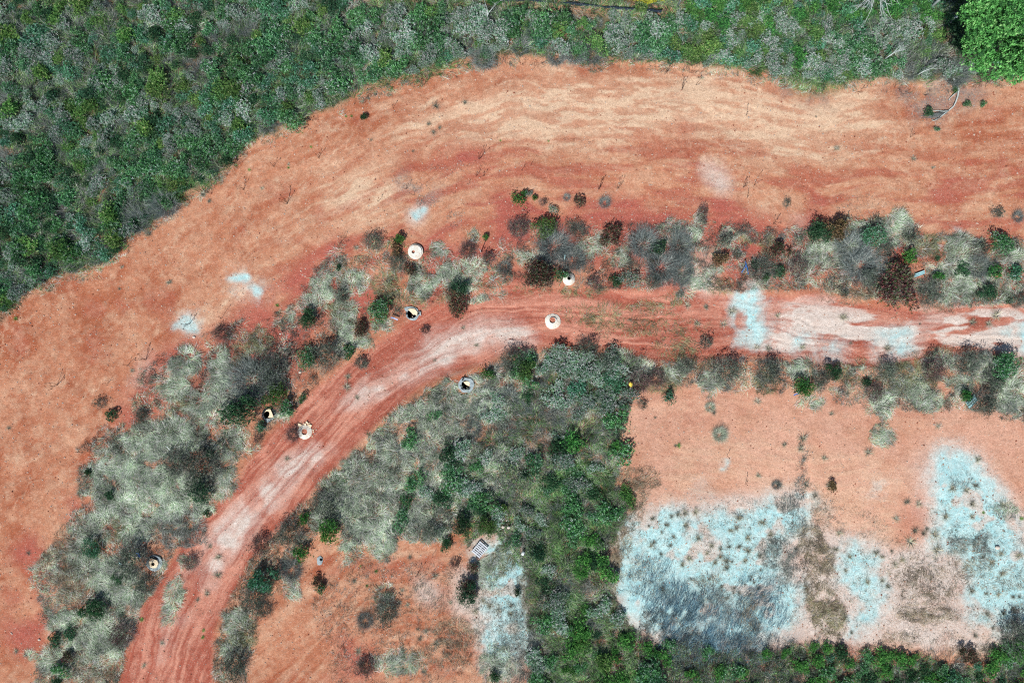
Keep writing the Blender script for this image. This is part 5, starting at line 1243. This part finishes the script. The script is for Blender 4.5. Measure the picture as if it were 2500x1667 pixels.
# fallen branch on the upper right slope: traced limbs lying on the ground
def fallen():
    x, y, g = at(2341, 219, .1); t = bpy.data.objects.new("fallen_branch", None); C.objects.link(t); t.location = (x, y, g)
    def L(pts, rad, z=.12):
        P = []
        for i, (a, b) in enumerate(pts):
            xx, yy = W(a, b, .15); P.append((xx-x, yy-y, float(hz(xx, yy))-g+z+.06*math.sin(i*2)))
        return MB().tube(P, list(np.linspace(rad, rad*.45, len(P))), 6)
    q = lambda *p: [(2200+a/9.41, 200+b/9.41) for a, b in p]
    link(L(q((1150,-60),(1250,80),(1335,190),(1300,330),(1240,480),(1210,560),(1090,665)), .09).mesh("main_stem", M_dead, True), "main_stem", t)
    link(L(q((1325,190),(1210,290),(1130,370),(1100,420)), .05).mesh("side_limb", M_dead, True), "side_limb", t)
    link(L(q((1090,665),(980,680),(880,660),(740,655)), .045).mesh("side_limb", M_dead, True), "side_limb", t)
    link(L(q((1090,665),(980,740),(880,830),(760,890),(690,880)), .05).mesh("side_limb", M_dead, True), "side_limb", t)
    m = MB(); r = random.Random(8)
    for i in range(46):
        s_ = (960+r.gauss(0, 50), 700+r.gauss(0, 30)); e_ = (380+r.random()*420, 790+r.gauss(0, 50)); mid = ((s_[0]+e_[0])/2+r.gauss(0, 20), (s_[1]+e_[1])/2+25+r.random()*60)
        P = []
        for (a, b), zz in zip(q(s_, mid, e_), (.1, .16, .05)):
            xx, yy = W(a, b); P.append((xx-x, yy-y, float(hz(xx, yy))-g+zz))
        m.tube(P, [.012, .009, .004], 4)
    link(m.mesh("twigs", M_twigm, True), "twigs", t); tag(t, "large bleached fallen branch lying on the upper right slope", "branch")
M_twigm = plain("grey_twigs", (132,140,140), .15, 6, .9, .1)
fallen()
bush(2269, 272, 12, 'dgreen', "green plant with brown spikes at the end of the fallen branch", 10)
bush(2362, 254, 8, 'green', "little green plant right of the fallen branch, nearer one")
bush(2399, 254, 7, 'green', "little green plant right of the fallen branch, farther one")
bush(2287, 316, 6, 'green', "tiny green plant alone below the fallen branch")
bush(2331, 217, 8, 'bright', "small green plant at the top end of the fallen branch")

# ------------------------------------------------------------------ dead saplings standing on the slope
def stem_mesh(seed, n=3, L=1.0):
    r = random.Random(seed); m = MB()
    for i in range(n):
        a = r.random()*6.28; d = np.array([math.cos(a)*.22, math.sin(a)*.22, 1.0]); P = [np.array((r.gauss(0, .03), r.gauss(0, .03), -.05))]
        for k_ in range(3): P.append(P[-1]+d/np.linalg.norm(d)*L/3*(.8+.4*r.random())); d = d+np.array([r.gauss(0, .14), r.gauss(0, .14), 0])
        m.tube(P, [.016, .013, .010, .004], 5)
        if r.random() < .7: m.tube([P[2], P[2]+np.array([r.gauss(0, .12), r.gauss(0, .12), .2])], [.012, .005], 4)
        m.tube([P[3]-np.array([0,0,.2]), P[3]-np.array([0,0,.05]), P[3]+np.array([0,0,.08])], [.01,.03,.008], 5)
    return m.mesh("dead_sapling", M_stick)
stems = [stem_mesh(i, 1+i % 4, .8+.15*i) for i in range(5)]
for px, py in [(356,878),(311,892),(137,939),(264,934),(540,778),(462,790),(669,408),(779,387),(596,463),(703,497),(614,538),(925,490),(959,267),(1463,463),(1508,461),(1295,407),(1272,416),(1163,430),
   (1181,430),(1170,390),(1626,177),(1814,459),(1838,455),(1822,484),(1887,546),(2223,336),(1666,217),(1700,206),(1822,282),(1146,452),(1112,472),(1011,477),(993,461),(1020,1400),(905,1480),(838,1573),(930,1440),(1055,1353),(1008,1396),
   (1200,1425),(1262,1398),(1205,1590),(1245,1530),(2100,1460),(1775,1110),(1820,1180)]:
    x, y, g = at(px, py); o = bpy.data.objects.new("dead_sapling", random.choice(stems)); C.objects.link(o); o.location = (x, y, g); o.rotation_euler = (0, 0, random.random()*6.28)
    o.scale = [.7+.5*random.random()]*3; tag(o, "thin dark dead sapling standing upright on bare ground with a long shadow", "dead sapling", "dead saplings standing on the bare ground")

# ------------------------------------------------------------------ small tufts standing alone
def tuft_mesh(seed, cols, L=.5, n=90, wd=.02):
    r = np.random.default_rng(seed); v_, f_, c_ = strands(n, L, wd, r, cols, [1]*len(cols), spread=1.1, up=.6, root=.05, seg=3, droop=.9, kink=.12); return mk_mesh("grass_tuft", v_, f_, M_tuft, c_)
SG = [(150,146,124),(112,112,98),(180,174,150),(84,86,78)]; DG = [(92,96,86),(70,72,66),(124,122,108)]; GG = [(84,120,60),(110,146,76),(70,84,50)]
TM = {'s': [tuft_mesh(i, SG) for i in range(4)], 'd': [tuft_mesh(10+i, DG, n=70) for i in range(3)], 'g': [tuft_mesh(20+i, GG, .4, 60, .035) for i in range(3)]}
TL = {'s': ("pale grass tuft growing alone on {}", "pale grass tufts on {}"), 'd': ("dark grass tuft growing alone on {}", "dark grass tufts on {}"), 'g': ("small green tuft growing alone on {}", "green tufts on {}")}
ntf = 0
def tuft(px, py, r, k_, where):
    global ntf
    if ntf >= 295: return
    ntf += 1
    x, y, g = at(px, py, r*S*.4); o = bpy.data.objects.new("grass_tuft", random.choice(TM[k_])); C.objects.link(o); s_ = r*S/.42
    o.location = (x, y, g); o.rotation_euler = (0, 0, random.random()*6.28); o.scale = (s_*(.85+.3*random.random()), s_, s_*.9)
    tag(o, TL[k_][0].format(where), "grass tuft", TL[k_][1].format(where))
z9 = [(60,420,12,'s'),(135,415,13,'s'),(430,455,13,'s'),(590,490,13,'s'),(65,505,11,'s'),(150,590,12,'s'),(410,520,11,'s'),(370,540,9,'s'),(430,650,11,'d'),(490,680,13,'s'),(570,710,10,'s'),(300,660,9,'d'),(360,650,9,'d'),
 (340,745,14,'d'),(345,790,12,'d'),(380,750,6,'d'),(300,715,10,'s'),(265,755,10,'s'),(470,745,10,'s'),(90,730,12,'s'),(45,770,11,'s'),(510,850,6,'d'),(505,875,6,'d'),(530,890,7,'d'),(470,905,5,'d'),(395,930,7,'d'),(430,960,7,'d'),
 (310,920,9,'d'),(225,865,8,'d'),(560,930,8,'d'),(590,980,8,'d'),(345,1000,8,'d'),(390,960,5,'d'),(575,810,6,'d'),(570,860,5,'d'),(1050,240,15,'s'),(890,230,15,'d'),(1000,50,10,'s'),(700,230,14,'d'),(560,170,9,'s'),(1110,560,11,'s'),
 (1085,670,11,'s'),(1360,690,10,'s'),(1465,680,8,'d'),(1490,460,12,'s'),(1560,350,12,'d'),(1645,360,12,'s'),(1590,620,16,'s'),(1620,545,12,'d'),(1780,680,16,'s'),(1760,570,15,'s'),(1830,450,13,'s'),(1870,255,13,'s'),(2035,240,12,'d'),
 (1970,270,11,'s'),(2010,360,12,'s'),(2085,420,6,'g'),(2010,450,10,'s'),(2200,700,11,'s'),(2210,830,12,'s'),(2140,760,13,'s'),(2320,710,12,'s'),(2010,950,12,'s'),(2105,970,8,'s'),(2185,975,9,'s'),(2280,990,9,'d'),(2325,990,8,'d'),
 (2115,1110,12,'d'),(2030,1250,10,'d'),(2220,1100,13,'d'),(2145,1200,8,'d'),(2290,1070,10,'d'),(1900,540,4,'d'),(2220,545,4,'d'),(1400,880,9,'s'),(1440,920,9,'s'),(1300,890,10,'s'),(1540,740,10,'s'),(1490,770,10,'s'),(1700,530,8,'d'),
 (2340,460,8,'g'),(1680,560,12,'d'),(1400,720,8,'s'),(1180,720,9,'s'),(1150,810,7,'s'),(640,570,10,'s'),(490,590,11,'s'),(210,690,8,'s'),(240,640,10,'s'),(2230,370,14,'s'),(2050,60,12,'s'),(1190,1230,7,'d'),(870,60,8,'d')]
for a, b, r_, k_ in z9: tuft(1650+a*.3614, 1100+b*.3614, r_, k_, "the pale and blue-white gravel at the lower right")
z8 = [(2140,460,9,'d'),(2115,510,6,'d'),(2200,550,6,'d'),(2240,500,8,'d'),(2280,580,8,'d'),(2150,620,8,'d'),(2270,440,9,'d'),(2310,430,10,'d'),(2260,640,8,'d'),(2200,700,8,'d'),(2130,640,9,'s'),(2210,940,14,'d'),(2230,500,7,'d')]
for a, b, r_, k_ in z8: tuft(820+a*.3614, 1100+b*.3614, r_, k_, "the pale and blue-white gravel at the lower right")
for px, py, r_, k_ in [(1025,1560,10,'d'),(975,1470,9,'s'),(1040,1540,9,'s'),(1100,1470,8,'s'),(982,1440,8,'s'),(945,1368,10,'s'),(1000,1360,9,'d'),(1062,1405,10,'s'),(918,1395,7,'g'),(880,1382,4,'g'),(995,1475,8,'s'),(1020,1535,7,'d'),
   (1245,1498,10,'s'),(1160,1490,9,'s'),(1195,1478,11,'s'),(1248,1478,10,'d'),(1180,1465,8,'s'),(880,1620,12,'d'),(875,1590,12,'s'),(1035,1640,9,'s'),(1065,1570,13,'s'),(865,1420,9,'d'),(895,1430,6,'g')]:
    tuft(px, py, r_, k_, "the red lower clearing")
for px, py, r_, k_ in [(528,1407,14,'s'),(529,1362,12,'s'),(479,1467,9,'d'),(502,1451,11,'s'),(493,1557,7,'g'),(345,1512,8,'g'),(350,1625,9,'s'),(395,1570,9,'s'),(495,1540,6,'g'),(510,1335,8,'s'),(1130,800,7,'s'),(1163,843,8,'s'),(760,890,10,'s'),
   (1725,750,9,'s'),(1726,748,7,'d'),(1770,790,13,'s'),(1704,790,11,'s'),(1790,760,14,'s'),(1850,848,9,'s'),(1680,745,12,'s'),(2060,775,13,'s'),(2250,790,5,'d'),(2078,838,6,'d'),(2380,787,12,'s'),(2440,770,16,'s'),(2420,790,11,'s'),(1900,770,9,'s'),
   (2290,880,10,'d'),(2170,850,12,'s'),(1878,850,9,'s'),(1960,848,11,'s'),(845,945,13,'s'),(848,920,11,'s'),(871,970,8,'s'),(890,890,14,'s'),(700,1120,9,'s'),(1060,880,6,'d')]:
    tuft(px, py, r_, k_, "the red track")
for px, py, r_, k_ in [(845,285,5,'g'),(858,284,5,'g'),(705,410,5,'g'),(609,415,5,'g'),(577,404,6,'g'),(562,412,4,'g'),(760,360,5,'g'),(39,778,8,'g'),(242,655,7,'g'),(2049,201,9,'g'),(1339,345,4,'g'),(1222,343,4,'g'),(1008,369,5,'d'),(1993,285,4,'d'),
   (1064,258,13,'d'),(1057,322,9,'d'),(1046,303,8,'d'),(1134,249,9,'d'),(1073,312,7,'d'),(906,342,5,'d'),(410,690,8,'s'),(415,688,9,'d'),(296,652,7,'s'),(290,705,6,'d'),(455,500,9,'s'),(494,473,10,'s'),(510,492,8,'d'),(360,570,12,'d'),
   (640,460,6,'s'),(705,402,5,'s'),(20,1045,8,'d'),(2043,363,9,'s'),(2230,388,8,'s'),(2276,410,6,'s'),(36,1591,9,'s'),(60,1600,8,'d'),(118,1360,9,'s'),(70,1350,8,'d'),(535,852,6,'d'),(320,905,8,'s'),(300,1040,6,'d'),(675,745,7,'g'),(870,605,9,'s')]:
    tuft(px, py, r_, k_, "the bare red slope")
for px, py, r_, k_ in [(1658,1088,8,'g'),(1650,1088,7,'d'),(2030,1010,8,'s'),(1600,1020,5,'d'),(1850,980,12,'s'),(2070,960,9,'s'),(1745,1008,9,'d'),(2120,1105,14,'s'),(1960,1070,15,'s'),(1915,1085,9,'s'),(1955,1095,12,'s'),(2290,1040,9,'s'),(1990,1210,12,'d')]:
    tuft(px, py, r_, k_, "the red clearing at the right")

build_ground()
